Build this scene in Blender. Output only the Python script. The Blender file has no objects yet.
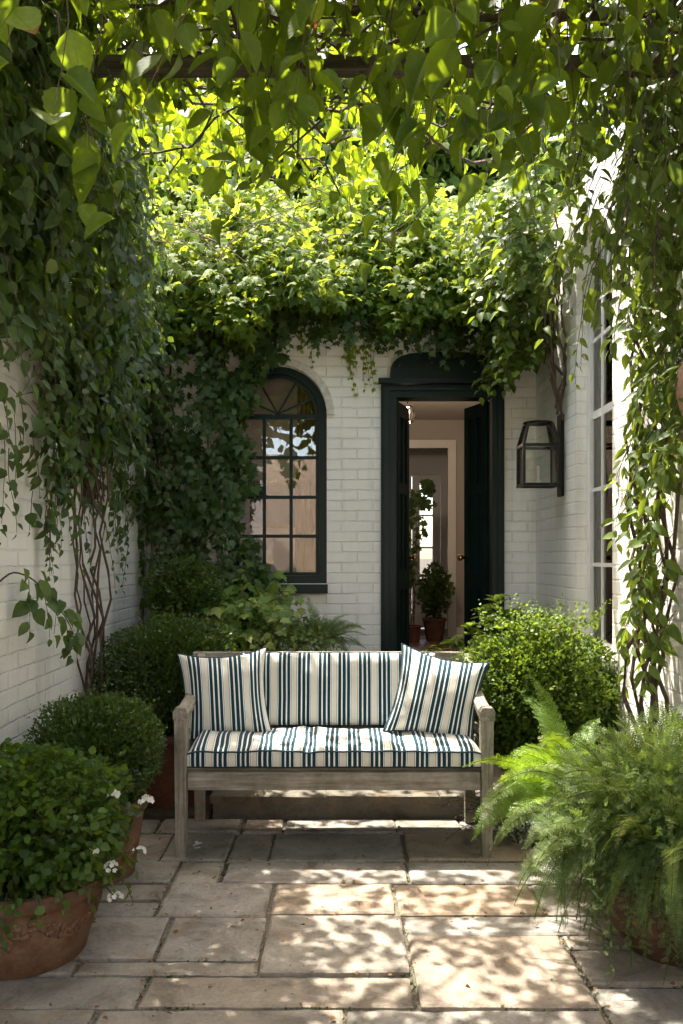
import bpy, bmesh, math, random
import numpy as np
from mathutils import Vector, Matrix, noise

random.seed(7)
R = np.random.default_rng(11)
scene = bpy.context.scene
COL = scene.collection
PI = math.pi

# ------------------------------------------------------------------ helpers
def tag(o, label=None, cat=None, group=None, kind=None):
    if label: o['label'] = label
    if cat: o['category'] = cat
    if group: o['group'] = group
    if kind: o['kind'] = kind
    return o

def thing(name, label, cat, loc=(0, 0, 0), group=None, rot=(0, 0, 0)):
    o = bpy.data.objects.new(name, None)
    COL.objects.link(o)
    o.location = loc
    o.rotation_euler = rot
    o.empty_display_size = .1
    return tag(o, label, cat, group)

def link(name, me, m, parent=None, smooth=False):
    o = bpy.data.objects.new(name, me)
    COL.objects.link(o)
    if m is not None: me.materials.append(m)
    if smooth:
        me.polygons.foreach_set('use_smooth', np.ones(len(me.polygons), dtype=bool))
    if parent is not None:
        o.parent = parent
        # geometry is given in world space: bring it under the thing's base
        mw = Matrix.Translation(parent_world(parent))
        me.transform(mw.inverted())
    return o

def parent_world(p):
    v = Vector((0, 0, 0))
    while p is not None:
        v += Vector(p.location)
        p = p.parent
    return v

def boxuv(me, s=1.0):
    uv = me.uv_layers.new(name='UVMap') if not me.uv_layers else me.uv_layers[0]
    for p in me.polygons:
        n = p.normal
        a = (abs(n.x), abs(n.y), abs(n.z))
        for li in p.loop_indices:
            c = me.vertices[me.loops[li].vertex_index].co
            if a[2] > .75: w = (c.x, c.y)
            elif a[0] > a[1]: w = (c.y, c.z)
            else: w = (c.x, c.z)
            uv.data[li].uv = (w[0] * s, w[1] * s)

def obj(name, bm, m, parent=None, smooth=False, uv=False, bevel=0):
    me = bpy.data.meshes.new(name)
    bmesh.ops.recalc_face_normals(bm, faces=bm.faces)
    if bevel:
        es = [e for e in bm.edges if len(e.link_faces) == 2 and e.calc_face_angle(0) > .6]
        bmesh.ops.bevel(bm, geom=es, offset=bevel, segments=2, profile=.6, affect='EDGES')
    bm.to_mesh(me); bm.free()
    if uv: boxuv(me)
    return link(name, me, m, parent, smooth)

def box(bm, x0, x1, y0, y1, z0, z1):
    vs = [bm.verts.new(p) for p in ((x0,y0,z0),(x1,y0,z0),(x1,y1,z0),(x0,y1,z0),(x0,y0,z1),(x1,y0,z1),(x1,y1,z1),(x0,y1,z1))]
    for f in ((3,2,1,0),(4,5,6,7),(0,1,5,4),(1,2,6,5),(2,3,7,6),(3,0,4,7)):
        bm.faces.new([vs[i] for i in f])
    return vs

def hexa(bm, b, t):
    """box from four bottom and four top corners"""
    vs = [bm.verts.new(p) for p in list(b) + list(t)]
    for f in ((3,2,1,0),(4,5,6,7),(0,1,5,4),(1,2,6,5),(2,3,7,6),(3,0,4,7)):
        bm.faces.new([vs[i] for i in f])

def bxo(name, m, parent, dims, uv=False, bevel=0):
    bm = bmesh.new(); box(bm, *dims)
    return obj(name, bm, m, parent, uv=uv, bevel=bevel)

def lathe(bm, prof, c=(0, 0, 0), n=40, wob=0):
    rings = []
    for (r, z) in prof:
        ring = []
        for i in range(n):
            a = 2 * PI * i / n
            rr = r * (1 + wob * noise.noise(Vector((math.cos(a) * 2, math.sin(a) * 2, z * 6 + c[0] * 7))))
            ring.append(bm.verts.new((c[0] + rr * math.cos(a), c[1] + rr * math.sin(a), c[2] + z)))
        rings.append(ring)
    for a, b in zip(rings, rings[1:]):
        for i in range(n):
            bm.faces.new((a[i], a[(i + 1) % n], b[(i + 1) % n], b[i]))
    bm.faces.new(rings[0][::-1]); bm.faces.new(rings[-1])

def tube(bm, pts, rad, n=6, cap=True):
    pts = [Vector(p) for p in pts]
    if not hasattr(rad, '__len__'): rad = [rad] * len(pts)
    rings = []
    up = Vector((0, 0, 1))
    for i, p in enumerate(pts):
        d = (pts[min(i + 1, len(pts) - 1)] - pts[max(i - 1, 0)])
        if d.length < 1e-6: d = Vector((0, 0, 1))
        d.normalize()
        x = d.cross(up)
        if x.length < .1: x = d.cross(Vector((0, 1, 0)))
        x.normalize(); y = d.cross(x)
        rings.append([bm.verts.new(p + (x * math.cos(2*PI*k/n) + y * math.sin(2*PI*k/n)) * rad[i]) for k in range(n)])
    for a, b in zip(rings, rings[1:]):
        for i in range(n):
            bm.faces.new((a[i], a[(i+1) % n], b[(i+1) % n], b[i]))
    if cap:
        bm.faces.new(rings[0][::-1]); bm.faces.new(rings[-1])

def smooth_path(pts, k=6):
    """Catmull-Rom through points"""
    P = [Vector(p) for p in pts]
    P = [P[0] * 2 - P[1]] + P + [P[-1] * 2 - P[-2]]
    out = []
    for i in range(1, len(P) - 2):
        for j in range(k):
            t = j / k
            a, b, c, d = P[i-1], P[i], P[i+1], P[i+2]
            out.append(.5 * ((2*b) + (c - a)*t + (2*a - 5*b + 4*c - d)*t*t + (3*b - a - 3*c + d)*t**3))
    out.append(P[-2])
    return out

def wobble(pts, amp, f=3.0, seed=0):
    out = []
    for p in pts:
        q = Vector(p) * f + Vector((seed * 3.1, seed * 1.7, seed))
        out.append(Vector(p) + noise.noise_vector(q) * amp)
    return out

def prism(bm, outline, y0, y1):
    """outline in x,z extruded along y"""
    a = [bm.verts.new((x, y0, z)) for x, z in outline]
    b = [bm.verts.new((x, y1, z)) for x, z in outline]
    n = len(outline)
    bm.faces.new(a); bm.faces.new(b[::-1])
    for i in range(n):
        bm.faces.new((a[i], b[i], b[(i+1) % n], a[(i+1) % n]))

def ring_band(bm, inner, outer, y0, y1, closed=False):
    """band between two matching outlines (x,z), extruded along y"""
    n = len(inner)
    V = [[bm.verts.new((p[0], y, p[1])) for p in L] for L in (inner, outer) for y in (y0, y1)]
    ia, ib, oa, ob = V
    rng = range(n if closed else n - 1)
    for i in rng:
        j = (i + 1) % n
        bm.faces.new((ia[i], ia[j], oa[j], oa[i]))
        bm.faces.new((ib[i], ob[i], ob[j], ib[j]))
        bm.faces.new((ia[i], ib[i], ib[j], ia[j]))
        bm.faces.new((oa[i], oa[j], ob[j], ob[i]))
    if not closed:
        bm.faces.new((ia[0], oa[0], ob[0], ib[0]))
        bm.faces.new((ia[-1], ib[-1], ob[-1], oa[-1]))

def wall_mesh(outer, holes, to3d, thick):
    """planar wall with holes: outlines are (u,v) lists; to3d maps (u,v,d)"""
    bm = bmesh.new()
    es = []
    for loop in [outer] + holes:
        vs = [bm.verts.new(to3d(u, v, 0)) for u, v in loop]
        es += [bm.edges.new((vs[i], vs[(i + 1) % len(vs)])) for i in range(len(vs))]
    bmesh.ops.triangle_fill(bm, use_beauty=True, use_dissolve=False, edges=es)
    faces = bm.faces[:]
    r = bmesh.ops.extrude_face_region(bm, geom=faces)
    d = Vector(to3d(0, 0, thick)) - Vector(to3d(0, 0, 0))
    bmesh.ops.translate(bm, verts=[v for v in r['geom'] if isinstance(v, bmesh.types.BMVert)], vec=d)
    bmesh.ops.recalc_face_normals(bm, faces=bm.faces)
    return bm

def arch(cx, hw, z0, zs, n=18, rise=None):
    """outline of an arched opening, anticlockwise from bottom left"""
    rise = hw if rise is None else rise
    pts = [(cx - hw, z0), (cx + hw, z0)]
    for i in range(n + 1):
        a = PI * i / n
        pts.append((cx + hw * math.cos(a), zs + rise * math.sin(a)))
    return pts

# ------------------------------------------------------------------ materials
def newmat(name):
    m = bpy.data.materials.new(name); m.use_nodes = True
    nt = m.node_tree
    for n in list(nt.nodes): nt.nodes.remove(n)
    out = nt.nodes.new('ShaderNodeOutputMaterial')
    return m, nt, out

def N(nt, t, **kw):
    n = nt.nodes.new(t)
    for k, v in kw.items():
        if k in n.inputs: n.inputs[k].default_value = v
        else: setattr(n, k, v)
    return n

def ramp(nt, stops, interp='LINEAR'):
    n = nt.nodes.new('ShaderNodeValToRGB')
    cr = n.color_ramp; cr.interpolation = interp
    while len(cr.elements) < len(stops): cr.elements.new(.5)
    for e, (p, c) in zip(cr.elements, stops):
        e.position = p; e.color = (*c, 1) if len(c) == 3 else c
    return n

def mathn(nt, op, a=None, b=None):
    n = nt.nodes.new('ShaderNodeMath'); n.operation = op
    for i, v in enumerate((a, b)):
        if v is None: continue
        if isinstance(v, (int, float)): n.inputs[i].default_value = v
        else: nt.links.new(v, n.inputs[i])
    return n.outputs[0]

def mixc(nt, fac, a, b, blend='MIX'):
    n = nt.nodes.new('ShaderNodeMix'); n.data_type = 'RGBA'; n.blend_type = blend
    for i, v in ((0, fac), (6, a), (7, b)):
        if isinstance(v, (int, float)): n.inputs[i].default_value = v
        elif isinstance(v, tuple): n.inputs[i].default_value = (*v, 1) if len(v) == 3 else v
        else: nt.links.new(v, n.inputs[i])
    return n.outputs[2]

def mat_simple(name, col, rough=.6, var=.15, scale=20, bump=.1, metallic=0, spec=.4, bdist=.003):
    m, nt, out = newmat(name)
    L = nt.links.new
    b = N(nt, 'ShaderNodeBsdfPrincipled', Roughness=rough, Metallic=metallic)
    b.inputs['Specular IOR Level'].default_value = spec
    tc = N(nt, 'ShaderNodeTexCoord')
    no = N(nt, 'ShaderNodeTexNoise', Scale=scale, Detail=5.0); L(tc.outputs['Object'], no.inputs['Vector'])
    r = ramp(nt, [(.25, tuple(c * (1 - var) for c in col)), (.75, tuple(min(1, c * (1 + var)) for c in col))])
    L(no.outputs['Fac'], r.inputs['Fac']); L(r.outputs[0], b.inputs['Base Color'])
    if bump:
        bp = N(nt, 'ShaderNodeBump', Strength=bump, Distance=bdist); L(no.outputs['Fac'], bp.inputs['Height']); L(bp.outputs[0], b.inputs['Normal'])
    L(b.outputs[0], out.inputs[0])
    return m

def mat_brick(name, col, dirt=(.45, .42, .36)):
    m, nt, out = newmat(name); L = nt.links.new
    b = N(nt, 'ShaderNodeBsdfPrincipled', Roughness=.62)
    b.inputs['Specular IOR Level'].default_value = .3
    uv = N(nt, 'ShaderNodeUVMap')
    dn = N(nt, 'ShaderNodeTexNoise', Scale=5.0, Detail=4.0); L(uv.outputs[0], dn.inputs['Vector'])
    sub = N(nt, 'ShaderNodeVectorMath', operation='SUBTRACT'); L(dn.outputs['Color'], sub.inputs[0]); sub.inputs[1].default_value = (.5, .5, .5)
    sc = N(nt, 'ShaderNodeVectorMath', operation='SCALE'); L(sub.outputs[0], sc.inputs[0]); sc.inputs[3].default_value = .012
    dn2 = N(nt, 'ShaderNodeTexNoise', Scale=40.0, Detail=2.0); L(uv.outputs[0], dn2.inputs['Vector'])
    sub2 = N(nt, 'ShaderNodeVectorMath', operation='SUBTRACT'); L(dn2.outputs['Color'], sub2.inputs[0]); sub2.inputs[1].default_value = (.5, .5, .5)
    sc2 = N(nt, 'ShaderNodeVectorMath', operation='SCALE'); L(sub2.outputs[0], sc2.inputs[0]); sc2.inputs[3].default_value = .010
    ad = N(nt, 'ShaderNodeVectorMath', operation='ADD'); L(uv.outputs[0], ad.inputs[0]); L(sc.outputs[0], ad.inputs[1])
    ad2 = N(nt, 'ShaderNodeVectorMath', operation='ADD'); L(ad.outputs[0], ad2.inputs[0]); L(sc2.outputs[0], ad2.inputs[1])
    br = N(nt, 'ShaderNodeTexBrick'); L(ad2.outputs[0], br.inputs['Vector'])
    for k, v in (('Scale', 1.0), ('Mortar Size', .007), ('Mortar Smooth', .45), ('Brick Width', .225), ('Row Height', .075), ('Bias', 0)):
        br.inputs[k].default_value = v
    br.inputs['Color1'].default_value = (.9, .9, .9, 1); br.inputs['Color2'].default_value = (.25, .25, .25, 1); br.inputs['Mortar'].default_value = (.5, .5, .5, 1)
    big = N(nt, 'ShaderNodeTexNoise', Scale=1.3, Detail=7.0, Roughness=.65); L(uv.outputs[0], big.inputs['Vector'])
    fine = N(nt, 'ShaderNodeTexNoise', Scale=55.0, Detail=6.0, Roughness=.7); L(uv.outputs[0], fine.inputs['Vector'])
    # streaky stains, long in z
    mp = N(nt, 'ShaderNodeMapping'); mp.inputs['Scale'].default_value = (9, .8, 1); L(uv.outputs[0], mp.inputs[0])
    st = N(nt, 'ShaderNodeTexNoise', Scale=1.0, Detail=6.0, Roughness=.6); L(mp.outputs[0], st.inputs['Vector'])
    r1 = ramp(nt, [(.35, tuple(c * .91 for c in col)), (.6, col)]); L(big.outputs['Fac'], r1.inputs[0])
    r2 = ramp(nt, [(.50, (0, 0, 0)), (.76, (.32, .32, .32))]); L(st.outputs['Fac'], r2.inputs[0])
    spz = N(nt, 'ShaderNodeSeparateXYZ'); L(uv.outputs[0], spz.inputs[0])
    rz = ramp(nt, [(0, (.7, .7, .7)), (.13, (0, 0, 0))]); L(mathn(nt, 'ADD', mathn(nt, 'DIVIDE', spz.outputs[1], 3.0), mathn(nt, 'MULTIPLY', mathn(nt, 'SUBTRACT', big.outputs['Fac'], .5), .3)), rz.inputs[0])
    c = mixc(nt, r2.outputs[0], r1.outputs[0], dirt); c = mixc(nt, rz.outputs[0], c, (.30, .30, .22))
    fill = N(nt, 'ShaderNodeTexNoise', Scale=3.5, Detail=5.0, Roughness=.6); L(uv.outputs[0], fill.inputs['Vector'])
    rf = ramp(nt, [(.36, (.10, .10, .10)), (.62, (1, 1, 1))]); L(fill.outputs['Fac'], rf.inputs[0])
    jf = mathn(nt, 'MULTIPLY', br.outputs['Fac'], rf.outputs[0])
    mort = mathn(nt, 'MULTIPLY', jf, .13)
    c = mixc(nt, mort, c, (.36, .34, .30))
    # chips where paint is gone
    ch = N(nt, 'ShaderNodeTexNoise', Scale=14.0, Detail=8.0, Roughness=.75); L(uv.outputs[0], ch.inputs['Vector'])
    r3 = ramp(nt, [(.665, (0, 0, 0)), (.70, (.5, .5, .5))]); L(ch.outputs['Fac'], r3.inputs[0])
    c = mixc(nt, r3.outputs[0], c, (.33, .27, .22))
    L(c, b.inputs['Base Color'])
    h = mathn(nt, 'MULTIPLY', jf, -1.0)
    h2 = mathn(nt, 'MULTIPLY', fine.outputs['Fac'], .35)
    sepc = N(nt, 'ShaderNodeSeparateColor'); L(br.outputs['Color'], sepc.inputs[0])
    h3 = mathn(nt, 'MULTIPLY', sepc.outputs[0], .55)
    hh = mathn(nt, 'ADD', mathn(nt, 'ADD', h, h2), h3)
    bp = N(nt, 'ShaderNodeBump', Strength=.9, Distance=.009); L(hh, bp.inputs['Height']); L(bp.outputs[0], b.inputs['Normal'])
    L(b.outputs[0], out.inputs[0])
    return m

def mat_wood(name, axis, c1=(.15, .125, .095), c2=(.33, .30, .25), rough=.8):
    m, nt, out = newmat(name); L = nt.links.new
    b = N(nt, 'ShaderNodeBsdfPrincipled', Roughness=rough); b.inputs['Specular IOR Level'].default_value = .25
    tc = N(nt, 'ShaderNodeTexCoord')
    mp = N(nt, 'ShaderNodeMapping'); s = [55, 55, 55]; s[axis] = 3; mp.inputs['Scale'].default_value = s
    L(tc.outputs['Object'], mp.inputs[0])
    g = N(nt, 'ShaderNodeTexNoise', Scale=1.0, Detail=6.0, Roughness=.65, Distortion=.6); L(mp.outputs[0], g.inputs['Vector'])
    bl = N(nt, 'ShaderNodeTexNoise', Scale=7.0, Detail=5.0, Roughness=.7); L(tc.outputs['Object'], bl.inputs['Vector'])
    r = ramp(nt, [(.3, c1), (.5, tuple((a + q) / 2 for a, q in zip(c1, c2))), (.7, c2)]); L(g.outputs['Fac'], r.inputs[0])
    r2 = ramp(nt, [(.35, (.55, .55, .5)), (.65, (1, 1, 1))]); L(bl.outputs['Fac'], r2.inputs[0])
    c = mixc(nt, 1.0, r.outputs[0], r2.outputs[0], 'MULTIPLY')
    L(c, b.inputs['Base Color'])
    bp = N(nt, 'ShaderNodeBump', Strength=.5, Distance=.002); L(g.outputs['Fac'], bp.inputs['Height']); L(bp.outputs[0], b.inputs['Normal'])
    L(b.outputs[0], out.inputs[0])
    return m

def mat_leaf(name, dark, mid, light, trans, tw=.35, rough=.42, veins=False, spec=.5):
    m, nt, out = newmat(name); L = nt.links.new
    at = N(nt, 'ShaderNodeAttribute', attribute_name='tint')
    b = N(nt, 'ShaderNodeBsdfPrincipled', Roughness=rough); b.inputs['Specular IOR Level'].default_value = spec
    t = N(nt, 'ShaderNodeBsdfTranslucent')
    r = ramp(nt, [(0, dark), (.5, mid), (.93, light), (1.0, (light[0] * 1.5, light[1] * 1.1, light[2]))]); L(at.outputs['Fac'], r.inputs[0])
    c = r.outputs[0]
    r2 = ramp(nt, [(0, tuple(x * .6 for x in trans)), (1, tuple(x * 1.25 for x in trans))]); L(at.outputs['Fac'], r2.inputs[0])
    ct = r2.outputs[0]
    if veins:
        uv = N(nt, 'ShaderNodeUVMap'); sp = N(nt, 'ShaderNodeSeparateXYZ'); L(uv.outputs[0], sp.inputs[0])
        ax = mathn(nt, 'ABSOLUTE', sp.outputs[0])
        mid_ = mathn(nt, 'LESS_THAN', ax, .018)
        fr = mathn(nt, 'FRACT', mathn(nt, 'MULTIPLY', mathn(nt, 'SUBTRACT', sp.outputs[1], mathn(nt, 'MULTIPLY', ax, .9)), 6.5))
        sv = mathn(nt, 'LESS_THAN', fr, .10)
        v = mathn(nt, 'MAXIMUM', mid_, mathn(nt, 'MULTIPLY', sv, .6))
        c = mixc(nt, v, c, tuple(min(1, x * 1.7) for x in light))
        ct = mixc(nt, mathn(nt, 'MULTIPLY', v, .7), ct, tuple(x * .45 for x in trans))
        blot = N(nt, 'ShaderNodeTexNoise', Scale=3.0, Detail=5.0); L(uv.outputs[0], blot.inputs['Vector'])
        rb = ramp(nt, [(.35, (.75, .75, .75)), (.65, (1.1, 1.1, 1.1))]); L(blot.outputs['Fac'], rb.inputs[0])
        ct = mixc(nt, 1.0, ct, rb.outputs[0], 'MULTIPLY')
        old = mathn(nt, 'MULTIPLY', mathn(nt, 'GREATER_THAN', at.outputs['Fac'], .86), mathn(nt, 'GREATER_THAN', mathn(nt, 'ADD', sp.outputs[1], mathn(nt, 'MULTIPLY', blot.outputs['Fac'], .5)), 1.08))
        c = mixc(nt, old, c, (.20, .085, .02)); ct = mixc(nt, old, ct, (.30, .11, .02))
        bp = N(nt, 'ShaderNodeBump', Strength=.4, Distance=.002, invert=True); L(v, bp.inputs['Height']); L(bp.outputs[0], b.inputs['Normal'])
    L(c, b.inputs['Base Color']); L(ct, t.inputs['Color'])
    mx = N(nt, 'ShaderNodeMixShader'); mx.inputs[0].default_value = tw
    L(b.outputs[0], mx.inputs[1]); L(t.outputs[0], mx.inputs[2]); L(mx.outputs[0], out.inputs[0])
    return m

def mat_stone(name, attr=True, base=(.30, .275, .24), warm=(.32, .25, .185), grey=(.275, .265, .25)):
    m, nt, out = newmat(name); L = nt.links.new
    b = N(nt, 'ShaderNodeBsdfPrincipled', Roughness=.72); b.inputs['Specular IOR Level'].default_value = .35
    tc = N(nt, 'ShaderNodeTexCoord')
    at = N(nt, 'ShaderNodeAttribute', attribute_name='tint')
    r = ramp(nt, [(0, grey), (.45, base), (1, warm)]); L(at.outputs['Fac'], r.inputs[0])
    n1 = N(nt, 'ShaderNodeTexNoise', Scale=4.6, Detail=10.0, Roughness=.74, Distortion=.5); L(tc.outputs['Object'], n1.inputs['Vector'])
    r1 = ramp(nt, [(.32, (.40, .38, .34)), (.5, (.92, .90, .86)), (.68, (1.28, 1.26, 1.2))]); L(n1.outputs['Fac'], r1.inputs[0])
    c = mixc(nt, 1.0, r.outputs[0], r1.outputs[0], 'MULTIPLY')
    n2 = N(nt, 'ShaderNodeTexNoise', Scale=70.0, Detail=5.0, Roughness=.7); L(tc.outputs['Object'], n2.inputs['Vector'])
    r2 = ramp(nt, [(.3, (.78, .77, .75)), (.7, (1.15, 1.14, 1.12))]); L(n2.outputs['Fac'], r2.inputs[0])
    c = mixc(nt, .8, c, r2.outputs[0], 'MULTIPLY')
    # rusty and lichen blots
    n3 = N(nt, 'ShaderNodeTexNoise', Scale=6.0, Detail=6.0, Roughness=.6); L(tc.outputs['Object'], n3.inputs['Vector'])
    r3 = ramp(nt, [(.56, (0, 0, 0)), (.72, (.5, .5, .5))]); L(n3.outputs['Fac'], r3.inputs[0])
    c = mixc(nt, r3.outputs[0], c, (.30, .19, .10))
    n4 = N(nt, 'ShaderNodeTexNoise', Scale=22.0, Detail=4.0, Roughness=.6); L(tc.outputs['Object'], n4.inputs['Vector'])
    r4 = ramp(nt, [(.61, (0, 0, 0)), (.70, (.65, .65, .65))]); L(n4.outputs['Fac'], r4.inputs[0])
    c = mixc(nt, r4.outputs[0], c, (.12, .11, .08))
    # hairline cracks
    vo = N(nt, 'ShaderNodeTexVoronoi', feature='DISTANCE_TO_EDGE', Scale=2.3)
    wv = N(nt, 'ShaderNodeVectorMath', operation='SCALE'); L(n3.outputs['Color'], wv.inputs[0]); wv.inputs[3].default_value = .5
    av = N(nt, 'ShaderNodeVectorMath', operation='ADD'); L(tc.outputs['Object'], av.inputs[0]); L(wv.outputs[0], av.inputs[1]); L(av.outputs[0], vo.inputs['Vector'])
    L(c, b.inputs['Base Color'])
    hgt = mathn(nt, 'ADD', mathn(nt, 'MULTIPLY', n1.outputs['Fac'], 2.2), mathn(nt, 'MULTIPLY', n2.outputs['Fac'], .35))
    bp = N(nt, 'ShaderNodeBump', Strength=.9, Distance=.010); L(hgt, bp.inputs['Height']); L(bp.outputs[0], b.inputs['Normal'])
    rr = ramp(nt, [(.3, (.55, .55, .55)), (.7, (.85, .85, .85))]); L(n1.outputs['Fac'], rr.inputs[0]); L(rr.outputs[0], b.inputs['Roughness'])
    L(b.outputs[0], out.inputs[0])
    return m

def mat_stripe(name):
    m, nt, out = newmat(name); L = nt.links.new
    b = N(nt, 'ShaderNodeBsdfPrincipled', Roughness=.9); b.inputs['Specular IOR Level'].default_value = .1
    b.inputs['Sheen Weight'].default_value = .15
    uv = N(nt, 'ShaderNodeUVMap'); sp = N(nt, 'ShaderNodeSeparateXYZ'); L(uv.outputs[0], sp.inputs[0])
    wn = N(nt, 'ShaderNodeTexNoise', Scale=3.0); L(uv.outputs[0], wn.inputs['Vector'])
    u = mathn(nt, 'ADD', sp.outputs[0], mathn(nt, 'MULTIPLY', wn.outputs['Fac'], .004))
    f = mathn(nt, 'FRACT', mathn(nt, 'DIVIDE', u, .208))
    W, C, B, G = (.78, .79, .77), (.66, .63, .54), (.009, .042, .058), (.22, .27, .27)
    st = []
    for o_, c_ in ((0.0, .105), (.483, .135)):
        x_ = o_
        for col_, w_ in ((C, c_), (G, .016), (W, .020), (B, .076), (W, .034), (B, .078), (W, .034), (B, .072), (W, .020), (G, .014), (W, .012)):
            st.append((x_, col_)); x_ += w_

    r = ramp(nt, st, 'CONSTANT'); L(f, r.inputs[0])
    wv = N(nt, 'ShaderNodeTexNoise', Scale=320.0, Detail=1.0); L(uv.outputs[0], wv.inputs['Vector'])
    rw = ramp(nt, [(.3, (.86, .86, .86)), (.7, (1.08, 1.08, 1.08))]); L(wv.outputs['Fac'], rw.inputs[0])
    c = mixc(nt, 1.0, r.outputs[0], rw.outputs[0], 'MULTIPLY')
    L(c, b.inputs['Base Color'])
    bp = N(nt, 'ShaderNodeBump', Strength=.3, Distance=.001); L(wv.outputs['Fac'], bp.inputs['Height']); L(bp.outputs[0], b.inputs['Normal'])
    L(b.outputs[0], out.inputs[0])
    return m

def mat_glass(name, tint=(.9, .93, .92), refl=.12, rough=.01):
    """old window glass: see-through with a mirror sheen"""
    m, nt, out = newmat(name); L = nt.links.new
    tr = N(nt, 'ShaderNodeBsdfTransparent'); tr.inputs[0].default_value = (*tint, 1)
    gl = N(nt, 'ShaderNodeBsdfGlossy'); gl.inputs['Roughness'].default_value = rough
    tc = N(nt, 'ShaderNodeTexCoord'); no = N(nt, 'ShaderNodeTexNoise', Scale=4.0); L(tc.outputs['Object'], no.inputs['Vector'])
    bp = N(nt, 'ShaderNodeBump', Strength=.15, Distance=.01); L(no.outputs['Fac'], bp.inputs['Height']); L(bp.outputs[0], gl.inputs['Normal'])
    fr = N(nt, 'ShaderNodeFresnel', IOR=1.5)
    fac = mathn(nt, 'ADD', mathn(nt, 'MULTIPLY', fr.outputs[0], .9), refl)
    mx = N(nt, 'ShaderNodeMixShader'); L(fac, mx.inputs[0]); L(tr.outputs[0], mx.inputs[1]); L(gl.outputs[0], mx.inputs[2])
    L(mx.outputs[0], out.inputs[0])
    return m

def mat_emit(name, col, s):
    m, nt, out = newmat(name)
    e = N(nt, 'ShaderNodeEmission', Strength=s); e.inputs[0].default_value = (*col, 1)
    nt.links.new(e.outputs[0], out.inputs[0]); return m

def mat_terracotta(name, base, pale, dark):
    m, nt, out = newmat(name); L = nt.links.new
    b = N(nt, 'ShaderNodeBsdfPrincipled', Roughness=.8); b.inputs['Specular IOR Level'].default_value = .25
    tc = N(nt, 'ShaderNodeTexCoord')
    n1 = N(nt, 'ShaderNodeTexNoise', Scale=5.0, Detail=8.0, Roughness=.7); L(tc.outputs['Object'], n1.inputs['Vector'])
    r = ramp(nt, [(.3, dark), (.5, base), (.72, pale)]); L(n1.outputs['Fac'], r.inputs[0])
    n2 = N(nt, 'ShaderNodeTexNoise', Scale=60.0, Detail=4.0); L(tc.outputs['Object'], n2.inputs['Vector'])
    r2 = ramp(nt, [(.3, (.8, .8, .8)), (.7, (1.1, 1.1, 1.1))]); L(n2.outputs['Fac'], r2.inputs[0])
    L(mixc(nt, 1.0, r.outputs[0], r2.outputs[0], 'MULTIPLY'), b.inputs['Base Color'])
    bp = N(nt, 'ShaderNodeBump', Strength=.3, Distance=.004); L(n2.outputs['Fac'], bp.inputs['Height']); L(bp.outputs[0], b.inputs['Normal'])
    L(b.outputs[0], out.inputs[0]); return m

M = {}
M['brick'] = mat_brick('white_painted_brick', (.88, .86, .81))
M['brick_warm'] = mat_brick('cream_painted_brick', (.86, .83, .77))
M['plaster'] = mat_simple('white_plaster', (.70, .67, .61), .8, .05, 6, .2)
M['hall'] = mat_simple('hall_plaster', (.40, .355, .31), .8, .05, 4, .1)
M['hallfloor'] = mat_wood('hall_floor_boards', 1, (.12, .06, .03), (.22, .12, .06), .4)
M['green'] = mat_simple('dark_green_paint', (.005, .017, .014), .42, .25, 8, .12, spec=.25)
M['green_in'] = mat_simple('matt_dark_green_paint', (.006, .018, .016), .7, .25, 8, .12, spec=.06)  # dulled copy of the green, so the hall light leaves no sheen
M['whitepaint'] = mat_simple('white_gloss_paint', (.74, .73, .70), .4, .04, 12, .08)
M['iron'] = mat_simple('black_iron', (.018, .018, .017), .45, .3, 40, .2, metallic=.6)
M['lead'] = mat_simple('grey_lead_pipe', (.30, .31, .33), .55, .15, 12, .1, metallic=.2)
M['stone'] = mat_stone('york_stone')
M['stepstone'] = mat_stone('step_stone', base=(.17, .155, .125), warm=(.2, .16, .12), grey=(.15, .145, .13))  # darkened stone copy; the step's shade is put into its colour
M['joint'] = mat_simple('joint_grit', (.13, .115, .085), .95, .6, 90, 1.0, bdist=.01)
M['earth'] = mat_simple('garden_earth', (.07, .05, .035), .95, .4, 30, .8, bdist=.02)
M['hood'] = mat_simple('weathered_render', (.58, .55, .49), .85, .3, 25, .5)
M['roofing'] = mat_simple('roof_felt', (.12, .11, .10), .9, .2, 8, .3)
for ax in range(3): M['wood%d' % ax] = mat_wood('weathered_teak_%s' % 'xyz'[ax], ax, (.17, .15, .12), (.43, .395, .335))
M['beam'] = mat_wood('pergola_oak', 0, (.05, .038, .022), (.17, .14, .09))
M['bark'] = mat_simple('vine_bark', (.085, .058, .04), .9, .35, 60, .8, bdist=.004)
M['twig'] = mat_simple('twig_bark', (.06, .045, .025), .9, .3, 40, .4)
M['stripe'] = mat_stripe('striped_canvas')
M['navy'] = mat_simple('navy_piping', (.012, .035, .05), .85, .2, 80, .3)
M['terra'] = mat_terracotta('terracotta', (.125, .066, .037), (.21, .14, .09), (.06, .036, .022))
M['terra_pale'] = mat_terracotta('pale_terracotta', (.42, .25, .16), (.55, .38, .27), (.25, .14, .09))
M['terra_old'] = mat_terracotta('old_terracotta', (.095, .05, .032), (.16, .10, .07), (.05, .028, .02))
M['terra_dark'] = mat_terracotta('dark_terracotta', (.12, .045, .03), (.18, .08, .05), (.06, .025, .018))
M['glass'] = mat_glass('window_glass')
M['glass_r'] = mat_glass('reflecting_glass', (.80, .78, .74), .10)
M['glass_l'] = mat_glass('lantern_glass', (.96, .96, .94), -.02)
M['petal'] = mat_leaf('white_petals', (.75, .75, .70), (.8, .8, .76), (.8, .8, .76), (.6, .6, .55), .3, .6)
M['box'] = mat_leaf('boxwood_leaf', (.013, .032, .006), (.032, .070, .011), (.085, .15, .020), (.20, .32, .02), .28, .40)
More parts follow.
